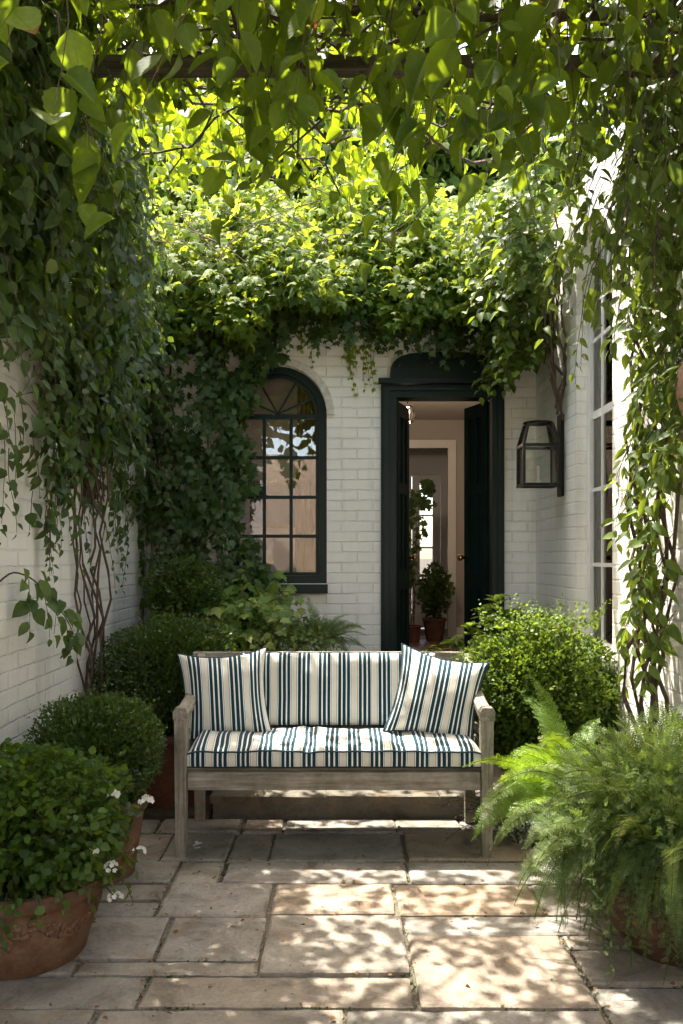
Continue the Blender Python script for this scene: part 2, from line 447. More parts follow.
M['choisya'] = mat_leaf('mock_orange_leaf', (.018, .042, .008), (.048, .095, .013), (.12, .19, .026), (.28, .40, .03), .34, .5, spec=.32)
M['ivy'] = mat_leaf('ivy_leaf', (.019, .043, .013), (.041, .081, .021), (.090, .143, .036), (.24, .35, .028), .30, .52, spec=.35)
M['ivy_mid'] = mat_leaf('pale_ivy_leaf', (.035, .075, .018), (.075, .140, .028), (.15, .23, .045), (.28, .40, .035), .32, .5, spec=.35)
M['ivy_top'] = mat_leaf('bright_ivy_leaf', (.035, .070, .010), (.095, .155, .018), (.20, .27, .03), (.50, .60, .05), .46, .62, spec=.22)  # ivy green lightened in the colour itself for a sunlit look
M['vine'] = mat_leaf('broad_vine_leaf', (.016, .037, .005), (.038, .078, .008), (.090, .150, .013), (.38, .50, .014), .48, .5, veins=True, spec=.3)
M['wist'] = mat_leaf('hanging_vine_leaf', (.024, .048, .010), (.052, .098, .016), (.12, .185, .026), (.32, .42, .03), .36, .5, spec=.3)
M['gera'] = mat_leaf('pot_plant_leaf', (.016, .044, .006), (.044, .092, .010), (.10, .17, .018), (.24, .36, .018), .34, .5, spec=.35)
M['fern'] = mat_leaf('fern_pinna', (.030, .060, .018), (.075, .125, .036), (.18, .235, .062), (.25, .36, .05), .36, .55, spec=.3)
M['fern_b'] = mat_leaf('yellow_fern_pinna', (.07, .14, .012), (.12, .22, .018), (.22, .34, .03), (.38, .56, .03), .42, .45)
M['silver'] = mat_leaf('silver_leaf', (.14, .18, .15), (.24, .29, .23), (.36, .40, .33), (.25, .32, .2), .25, .6)
M['tree'] = mat_leaf('tree_leaf', (.020, .045, .008), (.050, .095, .012), (.09, .145, .018), (.18, .26, .02), .38, .6, spec=.2)
M['moss'] = mat_leaf('moss_tuft', (.03, .045, .012), (.055, .075, .02), (.09, .12, .03), (.12, .16, .02), .2, .8, spec=.1)
M['dead'] = mat_simple('dry_leaf', (.16, .085, .03), .8, .4, 30, .3)

# ------------------------------------------------------------------ leaf templates (x width, y length, z normal)
def fan(outline, c):
    v = [c] + outline
    n = len(outline)
    return np.array(v, float), [(0, 1 + i, 1 + (i + 1) % n) for i in range(n)]

T_BOX = (np.array([(0,0,0),(.30,.45,.07),(0,1,-.04),(-.30,.45,.07)], float), [(0,1,2),(0,2,3)])
def ovate(w=.36, nseg=4, curl=.12, fold=.10, ser=0.0, peak=.38, pw=1.5, bp_=.7):
    vs = []; fs = []
    prof = []
    for i in range(nseg + 1):
        t = i / nseg
        a = (t / peak) if t < peak else 1
        b = 1 if t < peak else 1 - ((t - peak) / (1 - peak)) ** pw
        wd = w * math.sin(min(1, a) * PI / 2) ** bp_ * b
        if ser and 0 < i < nseg: wd *= 1 + ser * (1 if i % 2 else -1)
        prof.append((t, max(wd, .0)))
    for t, wd in prof:
        z = -curl * t * t
        vs += [(0, t, z - fold * .3), (wd, t, z + fold * wd / w), (-wd, t, z + fold * wd / w)]
    for i in range(nseg):
        a, b = 3 * i, 3 * (i + 1)
        if i > 0: fs += [(a, a+1, b+1), (a, b+1, b), (a, b, b+2), (a, b+2, a+2)]
        else: fs += [(a, b+1, b), (a, b, b+2)]
    fs2 = []
    for f in fs:
        p = [np.array(vs[k]) for k in f]
        if np.linalg.norm(np.cross(p[1]-p[0], p[2]-p[0])) > 1e-6: fs2.append(f)
    return np.array(vs, float), fs2
T_OV = ovate(.34, 4, .2, .1, peak=.4)
T_ROUND = ovate(.46, 4, .15, .08, peak=.45)
T_LANCE = ovate(.17, 4, .25, .05)
T_BIG = ovate(.36, 14, .22, .12, .03, peak=.44, pw=1.9, bp_=1.0)
T_IVY = fan([(.10,-.02,0),(.42,.05,-.04),(.30,.28,.03),(.52,.52,-.06),(.24,.55,.04),(0,1.0,-.10),(-.24,.55,.04),(-.52,.52,-.06),(-.30,.28,.03),(-.42,.05,-.04),(-.10,-.02,0)], (0,.32,.06))
def pinna_tmpl(k=6):
    vs = []; fs = []
    for s in (1, -1):
        for i in range(k):
            t = (i + .3) / k; L_ = .26 * (1 - t) ** .6 + .05
            o = len(vs)
            vs += [(0, t, 0), (s * L_, t + .10, .02), (s * L_ * .45, t + .16, 0)]
            fs.append((o, o+1, o+2) if s > 0 else (o, o+2, o+1))
    o = len(vs); vs += [(.018,0,0),(-.018,0,0),(0,1.05,0)]; fs.append((o, o+2, o+1))
    return np.array(vs, float), fs
T_PINNA = pinna_tmpl()
T_PET = fan([(.2,.0,0),(.35,.5,.1),(.2,.9,.1),(-.2,.9,.1),(-.35,.5,.1),(-.2,0,0)], (0,.4,0))

def norm(a):
    return a / np.maximum(np.linalg.norm(a, axis=1, keepdims=True), 1e-9)

def leaves(name, tmpl, P, D, Nn, S, mat, parent, tint=None, uv=False, width=None):
    """one mesh of many leaves; P position, D tip direction, Nn facing, S size"""
    V, F = tmpl
    P = np.asarray(P, float); n = len(P)
    D = norm(np.asarray(D, float)); Nn = norm(np.asarray(Nn, float))
    X = norm(np.cross(D, Nn) + 1e-6); Z = np.cross(X, D)
    S = np.asarray(S, float).reshape(-1, 1, 1) * np.ones((n, 1, 1))
    wv = np.ones(n) if width is None else width
    jit = 1 + R.normal(0, .13, (n, 1, 1))
    curl = R.uniform(.3, 2.2, (n, 1, 1))
    local = np.repeat(V[None], n, 0)
    W = (local[:, :, 0:1] * X[:, None, :] * wv.reshape(-1, 1, 1) * jit + local[:, :, 1:2] * D[:, None, :] + local[:, :, 2:3] * curl * Z[:, None, :]) * S + P[:, None, :]
    verts = W.reshape(-1, 3)
    pw = parent_world(parent) if parent is not None else Vector((0, 0, 0))
    verts = verts - np.array(pw)
    Fa = np.array(F); nf = len(Fa)
    faces = (Fa[None] + (np.arange(n) * len(V))[:, None, None]).reshape(-1)
    me = bpy.data.meshes.new(name)
    me.vertices.add(len(verts)); me.vertices.foreach_set('co', verts.astype(np.float32).ravel())
    me.loops.add(len(faces)); me.loops.foreach_set('vertex_index', faces.astype(np.int32))
    me.polygons.add(n * nf)
    me.polygons.foreach_set('loop_start', (np.arange(n * nf) * 3).astype(np.int32))
    me.polygons.foreach_set('loop_total', np.full(n * nf, 3, dtype=np.int32))
    me.polygons.foreach_set('use_smooth', np.ones(n * nf, dtype=bool))
    if tint is None: tint = R.beta(2, 2.4, n)
    tint = np.clip(tint, 0, 1)
    a = me.attributes.new('tint', 'FLOAT', 'POINT'); a.data.foreach_set('value', np.repeat(tint, len(V)).astype(np.float32))
    if uv:
        l = me.uv_layers.new(name='UVMap')
        loc = V[Fa.reshape(-1)][:, :2]
        l.data.foreach_set('uv', np.tile(loc, (n, 1)).astype(np.float32).ravel())
    me.update(calc_edges=True); me.validate()
    me.materials.append(mat)
    o = bpy.data.objects.new(name, me); COL.objects.link(o)
    if parent is not None: o.parent = parent
    return o

def nz(P, f, seed=0):
    """cheap smooth value noise, about -1..1"""
    P = np.asarray(P) * f + seed * 7.31
    return (np.sin(P[:, 0] * 1.7 + 1.3 * np.sin(P[:, 1] * 1.1 + seed)) + np.sin(P[:, 1] * 1.9 + 1.1 * np.sin(P[:, 2] * 1.3)) + np.sin(P[:, 2] * 1.6 + 1.2 * np.sin(P[:, 0] * 1.5))) / 3

def rnd_unit(n):
    return norm(R.normal(0, 1, (n, 3)))

def ball_leaves(c, rad, n, size, out=1.0, shell=.35, lump=.06, top_light=True, zmin=None):
    """leaf positions through the outer shell of a lumpy ball"""
    d = rnd_unit(n)
    k = 1 - shell * R.random(n) ** 1.6
    lm = 1 + lump * nz(d, 3.0, c[0]) + lump * .8 * nz(d, 7.0, c[1])
    P = np.array(c) + d * np.array(rad) * (k * lm)[:, None]
    P += R.normal(0, .007, (n, 3))
    if zmin is not None:
        keep = P[:, 2] > zmin; P = P[keep]; d = d[keep]
    m = len(P)
    D = d * out + rnd_unit(m) * .8 + np.array([0, 0, .35])
    Nn = d + rnd_unit(m) * .7 + np.array([0, 0, .6])
    S = size * R.uniform(.7, 1.3, m)
    t = .42 + .20 * nz(P, 9, 2) + R.normal(0, .17, m)
    return P, D, Nn, S, t

class Leaves:
    def __init__(s): s.P=[]; s.D=[]; s.N=[]; s.S=[]; s.t=[]
    def add(s, p, d, n, sz, t=None):
        s.P.append(tuple(p)); s.D.append(tuple(d)); s.N.append(tuple(n)); s.S.append(sz)
        s.t.append(random.betavariate(2, 2.4) if t is None else t)
    def extend(s, P, D, Nn, S, t):
        for a, b in ((s.P, P), (s.D, D), (s.N, Nn)): a.extend([tuple(x) for x in b])
        s.S.extend(list(S)); s.t.extend(list(t))
    def build(s, name, tmpl, mat, parent, uv=False):
        return leaves(name, tmpl, s.P, s.D, s.N, s.S, mat, parent, np.array(s.t), uv)

def strand(L, bm, p, d, length, sp, size, out, sag=.5, wob=.25, rad=.0025, tdrop=.0, base_t=None, drop=.7, clamp=None):
    """a shoot with alternating leaves; d start direction, out facing direction"""
    p = Vector(p); d = Vector(d).normalized(); out = Vector(out)
    pts = [p.copy()]
    steps = max(3, int(length / sp)); s = 1
    for i in range(steps):
        d = (d + Vector((0, 0, -sag)) * .35 + Vector((random.gauss(0, 1), random.gauss(0, 1), random.gauss(0, .5))) * wob * .35).normalized()
        p = p + d * sp
        if clamp is not None: p = clamp(p)
        pts.append(p.copy())
        side = d.cross(out)
        if side.length < .1: side = Vector((1, 0, 0))
        side.normalize()
        s = -s
        if random.random() < .12: continue
        k = size * (1 - .45 * i / steps) * random.uniform(.55, 1.35)
        D = side * s * random.uniform(.2, 1.2) + d * random.uniform(.1, .6) + Vector((0, 0, -drop * random.uniform(.3, 1.3))) + out * random.uniform(-.3, .6) + Vector((random.gauss(0, .25), random.gauss(0, .25), random.gauss(0, .15)))
        Nn = out * random.uniform(.5, 1.2) + Vector((0, 0, random.uniform(.2, .9))) + side * s * -.2 + Vector((random.gauss(0, .35), random.gauss(0, .35), 0))
        L.add(p + D.normalized() * k * .12, D, Nn, k, None if base_t is None else min(1, max(0, base_t + random.gauss(0, .17))))
    if bm is not None:
        tube(bm, pts, [rad * (1 - .6 * i / len(pts)) for i in range(len(pts))], 3, cap=False)
    return pts

# ------------------------------------------------------------------ camera, light, world
cam = bpy.data.cameras.new('camera'); co = bpy.data.objects.new('camera', cam); COL.objects.link(co)
co.location = (0, 0, 1.4); co.rotation_euler = (PI / 2, 0, 0)
cam.lens = 29.53; cam.sensor_width = 36; cam.sensor_fit = 'AUTO'; cam.shift_y = 44 / 1024; cam.shift_x = 0
cam.clip_end = 2000; cam.clip_start = .05
scene.camera = co

SUN = Vector((-.24, .27, .92)).normalized()
w = bpy.data.worlds.new('World'); scene.world = w; w.use_nodes = True
nt = w.node_tree
bg = nt.nodes['Background']
sky = nt.nodes.new('ShaderNodeTexSky'); sky.sky_type = 'NISHITA'; sky.sun_disc = False
sky.sun_elevation = math.asin(SUN.z); sky.sun_rotation = math.atan2(SUN.x, SUN.y)
sky.dust_density = 2.5; sky.air_density = .8
tn = nt.nodes.new('ShaderNodeMix'); tn.data_type = 'RGBA'; tn.blend_type = 'MULTIPLY'; tn.inputs[0].default_value = 1
tn.inputs[7].default_value = (1.10, .98, .84, 1)
nt.links.new(sky.outputs[0], tn.inputs[6]); nt.links.new(tn.outputs[2], bg.inputs[0]); bg.inputs[1].default_value = .15
sl = bpy.data.lights.new('sun', 'SUN'); sl.energy = 2.0; sl.angle = math.radians(.5); sl.color = (1, .93, .82)
so = bpy.data.objects.new('sun', sl); COL.objects.link(so)
so.rotation_euler = (-SUN).to_track_quat('-Z', 'Y').to_euler(); so.location = (0, 0, 12)

scene.view_settings.view_transform = 'Standard'
scene.view_settings.look = 'None'
scene.view_settings.gamma = 1
scene.view_settings.exposure = 3.2
scene.render.engine = 'CYCLES'
scene.cycles.max_bounces = 10; scene.cycles.diffuse_bounces = 6; scene.cycles.transmission_bounces = 6; scene.cycles.transparent_max_bounces = 12
scene.cycles.sample_clamp_indirect = 6

# ------------------------------------------------------------------ ground and paving
LX, RX, BY = -1.43, 1.41, 6.09
bm = bmesh.new(); s = 400
vs = [bm.verts.new(p) for p in ((-s, -s, -.06), (s, -s, -.06), (s, s, -.06), (-s, s, -.06))]; bm.faces.new(vs)
tag(obj('ground', bm, M['earth']), 'bare earth around the courtyard', 'ground', kind='structure')
bm = bmesh.new(); box(bm, LX, RX, -3.2, BY, -.055, -.014)
tag(obj('paving_bed', bm, M['joint']), 'dark gritty joints between the flagstones', 'ground', kind='structure')

ROWS = [  # y0, y1, x joints
    (4.25, 4.47, [LX, -.95, -.51, -.298, .283, .62, .95, RX]),
    (3.856, 4.25, [LX, -.84, -.529, -.337, .303, .93, RX]),
    (3.59, 3.856, [LX, -1.1, -.733, -.523, .29, 1.0, RX]),
]
SL = []   # slabs x0,x1,y0,y1
for y0, y1, xs in ROWS:
    for a, b in zip(xs, xs[1:]): SL.append((a, b, y0, y1))
SL += [(LX, -1.12, 3.42, 3.59), (-1.12, -.733, 3.42, 3.59), (LX, -1.02, 3.26, 3.42), (-1.02, -.733, 3.26, 3.42),
       (-.733, -.285, 3.26, 3.59), (-.285, .22, 3.28, 3.59), (.22, .80, 3.28, 3.59), (.80, RX, 3.28, 3.59),
       (LX, -.96, 2.91, 3.26), (-.96, -.652, 2.91, 3.26), (-.652, -.28, 2.91, 3.26),
       (LX, -.90, 2.81, 2.91), (-.90, -.28, 2.81, 2.91),
       (-.28, .235, 2.81, 3.28),
       (.235, .98, 3.11, 3.28), (.98, RX, 3.0, 3.28),
       (.235, .81, 2.60, 3.11), (.81, .98, 3.0, 3.11), (.81, RX, 2.74, 3.0), (.81, RX, 2.35, 2.74),
       (LX, -.64, 2.61, 2.81), (-.64, .235, 2.61, 2.81),
       (LX, -.75, 2.2, 2.61), (-.75, .01, 2.2, 2.61), (.01, .81, 2.2, 2.60), (.81, RX, 2.2, 2.35)]
yy = 2.2
while yy > -3.0:
    h = random.uniform(.25, .5); x = LX
    while x < RX - .05:
        wd = random.uniform(.35, .85)
        if RX - (x + wd) < .3: wd = RX - x
        SL.append((x, x + wd, yy - h, yy)); x += wd
    yy -= h
TINT = {}
def slab(bm, x0, x1, y0, y1, top, thick, gap, tl, ti):
    g = gap
    x0 += g * random.uniform(.5, 1.3); x1 -= g * random.uniform(.5, 1.3); y0 += g * random.uniform(.5, 1.2); y1 -= g * random.uniform(.5, 1.2)
    if x1 - x0 < .03 or y1 - y0 < .03: return
    out = []
    def side(p, q):
        d = (Vector(q) - Vector(p)); n = max(2, int(d.length / .05))
        nn = Vector((-d.y, d.x)).normalized()
        for i in range(n):
            t = i / n
            a = .0045 * noise.noise(Vector((p[0] * 3 + t * d.length * 6, p[1] * 3, 1))) + .0025 * random.uniform(-1, 1)
            if i == 0: a = 0
            out.append(Vector(p) + d * t + nn * a)
    j = lambda: random.uniform(-.004, .004)
    c = [(x0 + j(), y0 + j()), (x1 + j(), y0 + j()), (x1 + j(), y1 + j()), (x0 + j(), y1 + j())]
    for i in range(4): side(c[i], c[(i + 1) % 4])
    cx, cy = (x0 + x1) / 2, (y0 + y1) / 2
    tx, ty = random.uniform(-.003, .003), random.uniform(-.004, .004)
    def zz(p): return top + tx * (p.x - cx) / .4 + ty * (p.y - cy) / .3
    bot = [bm.verts.new((p.x, p.y, top - thick)) for p in out]
    mid = [bm.verts.new((p.x, p.y, zz(p) - .006)) for p in out]
    ins = []
    for p in out:
        q = Vector((cx, cy)) - p
        k = .007 + random.uniform(0, .005)
        ins.append(Vector((p.x + math.copysign(min(abs(q.x), k), q.x), p.y + math.copysign(min(abs(q.y), k), q.y))))
    tp = [bm.verts.new((p.x, p.y, zz(p))) for p in ins]
    n = len(out)
    fs = []
    for a, b in ((bot, mid), (mid, tp)):
        for i in range(n): fs.append(bm.faces.new((a[i], a[(i+1) % n], b[(i+1) % n], b[i])))
    fs.append(bm.faces.new(tp))
    for v in bot + mid + tp: v[tl] = ti
bm = bmesh.new(); tl = bm.verts.layers.float.new('tint')
warm = {(.22, 3.28): .9, (-.285, 3.28): .8, (.235, 2.60): .7, (-.28, 2.81): .45, (-.64, 2.61): .65, (.303, 3.856): .8, (-.733, 3.26): .12, (-.652, 2.91): .3}
for (x0, x1, y0, y1) in SL:
    ti = warm.get((x0, y0), random.uniform(.0, .6))
    slab(bm, x0, x1, y0, y1, random.uniform(-.006, .006), .05, .0085, tl, ti)
tag(obj('patio_paving', bm, M['stone']), 'worn flagstones of mixed sizes with dark joints', 'paving', kind='structure')

# step and terrace behind the bench
bm = bmesh.new(); tl = bm.verts.layers.float.new('tint')
xs = [-.70, -.08, .52, RX]
for a, b in zip(xs, xs[1:]):
    slab(bm, a, b, 4.47, 4.86, .125, .045, .003, tl, random.uniform(.1, .4))
tag(obj('terrace_step_tread', bm, M['stepstone']), kind='structure')
bm = bmesh.new(); tl = bm.verts.layers.float.new('tint')
box(bm, -.69, RX, 4.505, 4.86, -.05, .079)
tag(obj('terrace_step', bm, M['stepstone']), kind='structure')
bm = bmesh.new(); tl = bm.verts.layers.float.new('tint')
for x0, x1, y0, y1 in [(-.70, -.1, 4.86, 5.4), (-.1, .5, 4.86, 5.4), (.5, RX, 4.86, 5.4), (-.7, .25, 5.4, BY), (.25, RX, 5.4, 5.75)]:
    slab(bm, x0, x1, y0, y1, .12, .17, .004, tl, random.uniform(.1, .6))
tag(obj('terrace', bm, M['stepstone']), kind='structure')
bm = bmesh.new(); tl = bm.verts.layers.float.new('tint')
slab(bm, .22, 1.24, 5.75, 6.10, .36, .36, .002, tl, .2)
tag(obj('door_step', bm, M['stepstone']), kind='structure')
bm = bmesh.new(); box(bm, LX, -.705, 4.47, BY, -.05, .02)
tag(obj('planting_bed', bm, M['earth']), kind='structure')

# ------------------------------------------------------------------ walls
def wx(u, v, d): return (u, BY + d, v)          # back wall, u = x
def wl(u, v, d): return (LX - d, u, v)          # left, u = y
def wr(u, v, d): return (RX + d, u, v)          # right, u = y
WX, WHW, WZ0, WZS = -.467, .36, 1.20, 2.42       # arched window outer frame
DX0, DX1, DZ1, FLOOR = .285, 1.175, 2.64, .36
house = thing('house_facade', 'white painted brick back wall with arched green window and dark green double doorway', 'house', (0, BY, 0))
bm = wall_mesh([(LX - .4, -.05), (RX + .4, -.05), (RX + .4, 3.35), (LX - .4, 3.35)],
               [arch(WX, WHW, WZ0, WZS, 24), [(DX0, FLOOR), (DX1, FLOOR), (DX1, DZ1), (DX0, DZ1)]], wx, .30)
me = bpy.data.meshes.new('wall'); bm.to_mesh(me); bm.free(); boxuv(me); link('wall', me, M['brick'], house)
# rear volume of the house
bm = bmesh.new()
box(bm, LX - .4, RX + .4, BY + .302, 12.2, 3.25, 3.35)
obj('roof', bm, M['roofing'], house)
bm = bmesh.new()
bm.free(); bm = wall_mesh([(BY + .302, -.05), (11.99, -.05), (11.99, 3.24), (BY + .302, 3.24)], [[(6.7, 1.2), (7.9, 1.2), (7.9, 2.8), (6.7, 2.8)]], lambda u, v, d: (LX - .4 + d, u, v), .2); obj('side_wall', bm, M['brick'], house, uv=True)  # opening added out of view to let more daylight into the room
bm = bmesh.new(); box(bm, RX + .2, RX + .4, BY + .302, 12.0, -.05, 3.24)
obj('side_wall', bm, M['brick'], house, uv=True)
# hall shell
HX0, HX1, HC = .10, 1.75, 3.12
bm = bmesh.new(); box(bm, LX - .19, RX + .19, BY + .302, 12.0, .28, FLOOR); obj('floor', bm, M['hallfloor'], house)
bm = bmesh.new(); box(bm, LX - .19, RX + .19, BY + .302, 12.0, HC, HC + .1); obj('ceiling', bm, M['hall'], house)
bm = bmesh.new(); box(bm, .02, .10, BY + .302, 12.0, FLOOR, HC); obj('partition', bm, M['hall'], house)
# cross wall with opening, in the hall
bm = wall_mesh([(.10, FLOOR + .002), (1.6, FLOOR + .002), (1.6, HC - .002), (.10, HC - .002)], [[(.55, FLOOR + .01), (1.36, FLOOR + .01), (1.36, 2.78), (.55, 2.78)]],
               lambda u, v, d: (u, 10.6 + d, v), .2)
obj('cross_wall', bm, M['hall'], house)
bm = bmesh.new()
ring_band(bm, [(.57, FLOOR+.02), (.57, 2.76), (1.34, 2.76), (1.34, FLOOR+.02)], [(.47, FLOOR+.02), (.47, 2.86), (1.44, 2.86), (1.44, FLOOR+.02)], 10.565, 10.597)
obj('architrave', bm, M['plaster'], house)
bm = bmesh.new(); box(bm, 1.45, 1.595, 10.57, 10.6, FLOOR + .001, FLOOR + .14); obj('skirting', bm, M['whitepaint'], house)
# end wall of the hall and its glazed white doors
bm = wall_mesh([(LX - .4, -.05), (RX + .4, -.05), (RX + .4, 3.24), (LX - .4, 3.24)], [[(.60, FLOOR), (1.42, FLOOR), (1.42, 2.55), (.60, 2.55)],
               [(-1.2, 1.1), (-.2, 1.1), (-.2, 2.5), (-1.2, 2.5)]], lambda u, v, d: (u, 12.0 + d, v), .2)
obj('rear_wall', bm, M['plaster'], house, uv=True)
for k, (x0, x1) in enumerate(((.605, 1.005), (1.012, 1.415))):
    d = bpy.data.objects
    bm = bmesh.new()
    g = .11
    ring_band(bm, [(x0+g, 1.05), (x0+g, 2.45), (x1-g, 2.45), (x1-g, 1.05)], [(x0, FLOOR+.01), (x0, 2.545), (x1, 2.545), (x1, FLOOR+.01)], 12.03, 12.075, True)
    for zc in (1.52, 1.98): box(bm, x0+g, x1-g, 12.04, 12.065, zc-.012, zc+.012)
    dd = obj('glazed_door', bm, M['whitepaint'], house)
    bxo('pane', M['glass'], dd, (x0+g, x1-g, 12.05, 12.055, 1.05, 2.45))
# hall pendant lamp (lit in the photograph)
PL = Vector((.66, 8.4, 2.86))
hl = thing('hall_pendant', 'small lit glass pendant lamp under the hall ceiling inside the doorway', 'lamp', PL)
bm = bmesh.new(); tube(bm, [PL + Vector((0, 0, .05)), (PL.x, PL.y, HC)], .006, 6); obj('chain', bm, M['iron'], hl)
bm = bmesh.new(); lathe(bm, [(.02, .06), (.07, .03), (.085, -.06), (.06, -.12), (.02, -.14)][::-1], PL, 16)
obj('glass_shade', bm, mat_glass('shade_glass', (.95, .9, .8), .1), hl, smooth=True)
bm = bmesh.new(); lathe(bm, [(.008, -.05), (.022, -.03), (.022, 0), (.008, .02)], PL, 12); obj('bulb', bm, mat_emit('bulb_glow', (1, .8, .6), 3), hl, smooth=True)
pl = bpy.data.lights.new('hall_light', 'POINT'); pl.energy = 3.6; pl.color = (1, .80, .62); pl.shadow_soft_size = .08
po = bpy.data.objects.new('hall_light', pl); COL.objects.link(po); po.location = (0, 0, -.2); po.parent = hl

# arched window
def inner_arch(off, z0=None): return arch(WX, WHW - off, (WZ0 + off) if z0 is None else z0, WZS, 24)
win = obj('window_frame', (lambda b: (ring_band(b, inner_arch(.055), inner_arch(-.002), BY + .03, BY + .12, True), b)[1])(bmesh.new()), M['green'], house)
bm = bmesh.new()
o_ = inner_arch(.057); i_ = inner_arch(.082)
ring_band(bm, i_, o_, BY + .05, BY + .10, True)
def bar(bm, x0, z0, x1, z1, wd, y0, y1):
    d = Vector((x1 - x0, 0, z1 - z0)); nn = Vector((-d.z, 0, d.x)).normalized() * wd / 2
    a, b = Vector((x0, 0, z0)), Vector((x1, 0, z1))
    q = [a - nn, b - nn, b + nn, a + nn]
    hexa(bm, [(p.x, y0, p.z) for p in q], [(p.x, y1, p.z) for p in q])
iw = WHW - .08
for x in (-.19, 0, .19)[0:0]: pass
pxx = [WX - .098, WX + .098]
for x in pxx: bar(bm, x, WZ0 + .07, x, WZS, .024, BY + .055, BY + .085)
for z in (1.83 - .285, 1.83, 1.83 + .29): bar(bm, WX - iw, z, WX + iw, z, .024, BY + .057, BY + .083)
bar(bm, WX - iw, WZS, WX + iw, WZS, .035, BY + .050, BY + .092)
for a in (28, 62, 90, 118, 152)[0:5]:
    if a == 90: continue
    ar = math.radians(a)
    bar(bm, WX, WZS + .02, WX + iw * math.cos(ar), WZS + iw * math.sin(ar), .014, BY + .058, BY + .08)
bm2 = bm
obj('glazing_bars', bm2, M['green'], win)
bm = bmesh.new(); prism(bm, inner_arch(.07), BY + .066, BY + .070); obj('pane', bm, M['glass_r'], win)
bm = bmesh.new(); box(bm, WX - WHW - .008, WX + WHW + .008, BY - .05, BY + .10, WZ0 - .07, WZ0 - .004); obj('window_sill', bm, M['green'], house, bevel=.004)
bm = bmesh.new()
n = 24
inn = [(WX + (WHW + .003) * math.cos(PI * i / n), WZS + (WHW + .003) * math.sin(PI * i / n)) for i in range(n + 1)]
oo = [(WX + (WHW + .055) * math.cos(PI * i / n), WZS + (WHW + .055) * math.sin(PI * i / n)) for i in range(n + 1)]
ring_band(bm, inn, oo, BY - .035, BY + .02); obj('hood_moulding', bm, M['hood'], house)
# room behind the arched window
bm = bmesh.new()
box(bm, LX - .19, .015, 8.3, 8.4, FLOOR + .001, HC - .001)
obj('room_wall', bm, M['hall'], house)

# door surround
dr = obj('door_frame', (lambda b: (ring_band(b, [(.397, FLOOR + .003), (.397, 2.545), (1.085, 2.545), (1.085, FLOOR + .003)], [(DX0, FLOOR + .003), (DX0, 2.637), (DX1, 2.637), (DX1, FLOOR + .003)], BY - .035, BY + .14), b)[1])(bmesh.new()), M['green'], house, bevel=.004)
bm = bmesh.new()
ring_band(bm, [(.345, FLOOR + .005), (.345, 2.59), (1.125, 2.59), (1.125, FLOOR + .005)], [(.300, FLOOR + .005), (.300, 2.62), (1.160, 2.62), (1.160, FLOOR + .005)], BY - .052, BY - .037)
box(bm, .265, 1.195, BY - .085, BY - .02, 2.64, 2.675)
obj('moulding', bm, M['green'], dr, bevel=.003)
bm = bmesh.new()
cx_, hw_ = .735, .385
ol = [(cx_ - hw_, 2.677), (cx_ + hw_, 2.677)]
for i in range(15):
    t = PI * i / 14
    ol.append((cx_ + hw_ * math.copysign(abs(math.cos(t)) ** .55, math.cos(t)), 2.70 + .17 * math.sin(t) ** .7))
prism(bm, ol, BY - .045, BY - .002)
obj('arched_head_board', bm, M['green'], house, bevel=.004)
# door leaves
def leaf(name, hx, ang, sgn):
    """panelled leaf hinged at hx; sgn +1 extends to +x when shut"""
    W_, H_, T_ = .345, 2.545 - FLOOR - .012, .045
    bm = bmesh.new()
    box(bm, 0, W_, 0, T_, 0, H_)
    f = bmesh.new(); f.free()
    for side in (-1, 1):
        y0, y1 = ((-.012, -.0005) if side < 0 else (T_ + .0005, T_ + .012))
        # stiles and rails, proud of the ground panel
        for (a, b, c, d) in ((0, .065, 0, H_), (W_ - .065, W_, 0, H_), (.0655, W_ - .0655, 0, .2), (.0655, W_ - .0655, H_ - .1, H_), (.0655, W_ - .0655, .78, .92), (.0655, W_ - .0655, 1.50, 1.58), (W_/2 - .02, W_/2 + .02, .201, .779), (W_/2 - .02, W_/2 + .02, .921, 1.499), (W_/2 - .02, W_/2 + .02, 1.581, H_ - .101)):
            box(bm, a, b, y0, y1, c, d)
    mt = Matrix.Translation((hx, BY + .10, FLOOR + .008)) @ Matrix.Rotation(ang, 4, 'Z') @ Matrix.Diagonal((sgn, 1, 1, 1))
    bmesh.ops.transform(bm, matrix=mt, verts=bm.verts)
    o = obj(name, bm, M['green_in'], house)
    b2 = bmesh.new(); lathe(b2, [(.012, 0), (.012, .03), (.026, .045), (.026, .062), (.01, .07)], (0, 0, 0), 14)
    m2 = mt @ Matrix.Translation((W_ - .03, -.012, 1.02)) @ Matrix.Rotation(PI / 2, 4, 'X')
    bmesh.ops.transform(b2, matrix=m2, verts=b2.verts)
    bmesh.ops.recalc_face_normals(b2, faces=b2.faces)
    obj('door_knob', b2, mat_simple('brass', (.45, .30, .12), .3, .1, 20, 0, metallic=1), o, smooth=True)
    return o
leaf('door_leaf', .402, math.radians(71), 1)
leaf('door_leaf', 1.080, math.radians(-70), -1)

# left garden wall
lw = thing('garden_wall', 'cream painted brick wall along the left side half hidden by climbers', 'wall', (LX, 0, 0))
bm = bmesh.new(); box(bm, LX - .25, LX, -3.0, BY - .002, -.05, 3.0)
obj('wall', bm, M['brick_warm'], lw, uv=True)
bm = bmesh.new(); box(bm, LX - .29, LX + .04, -3.0, BY - .004, 3.002, 3.06); obj('coping', bm, M['hood'], lw)

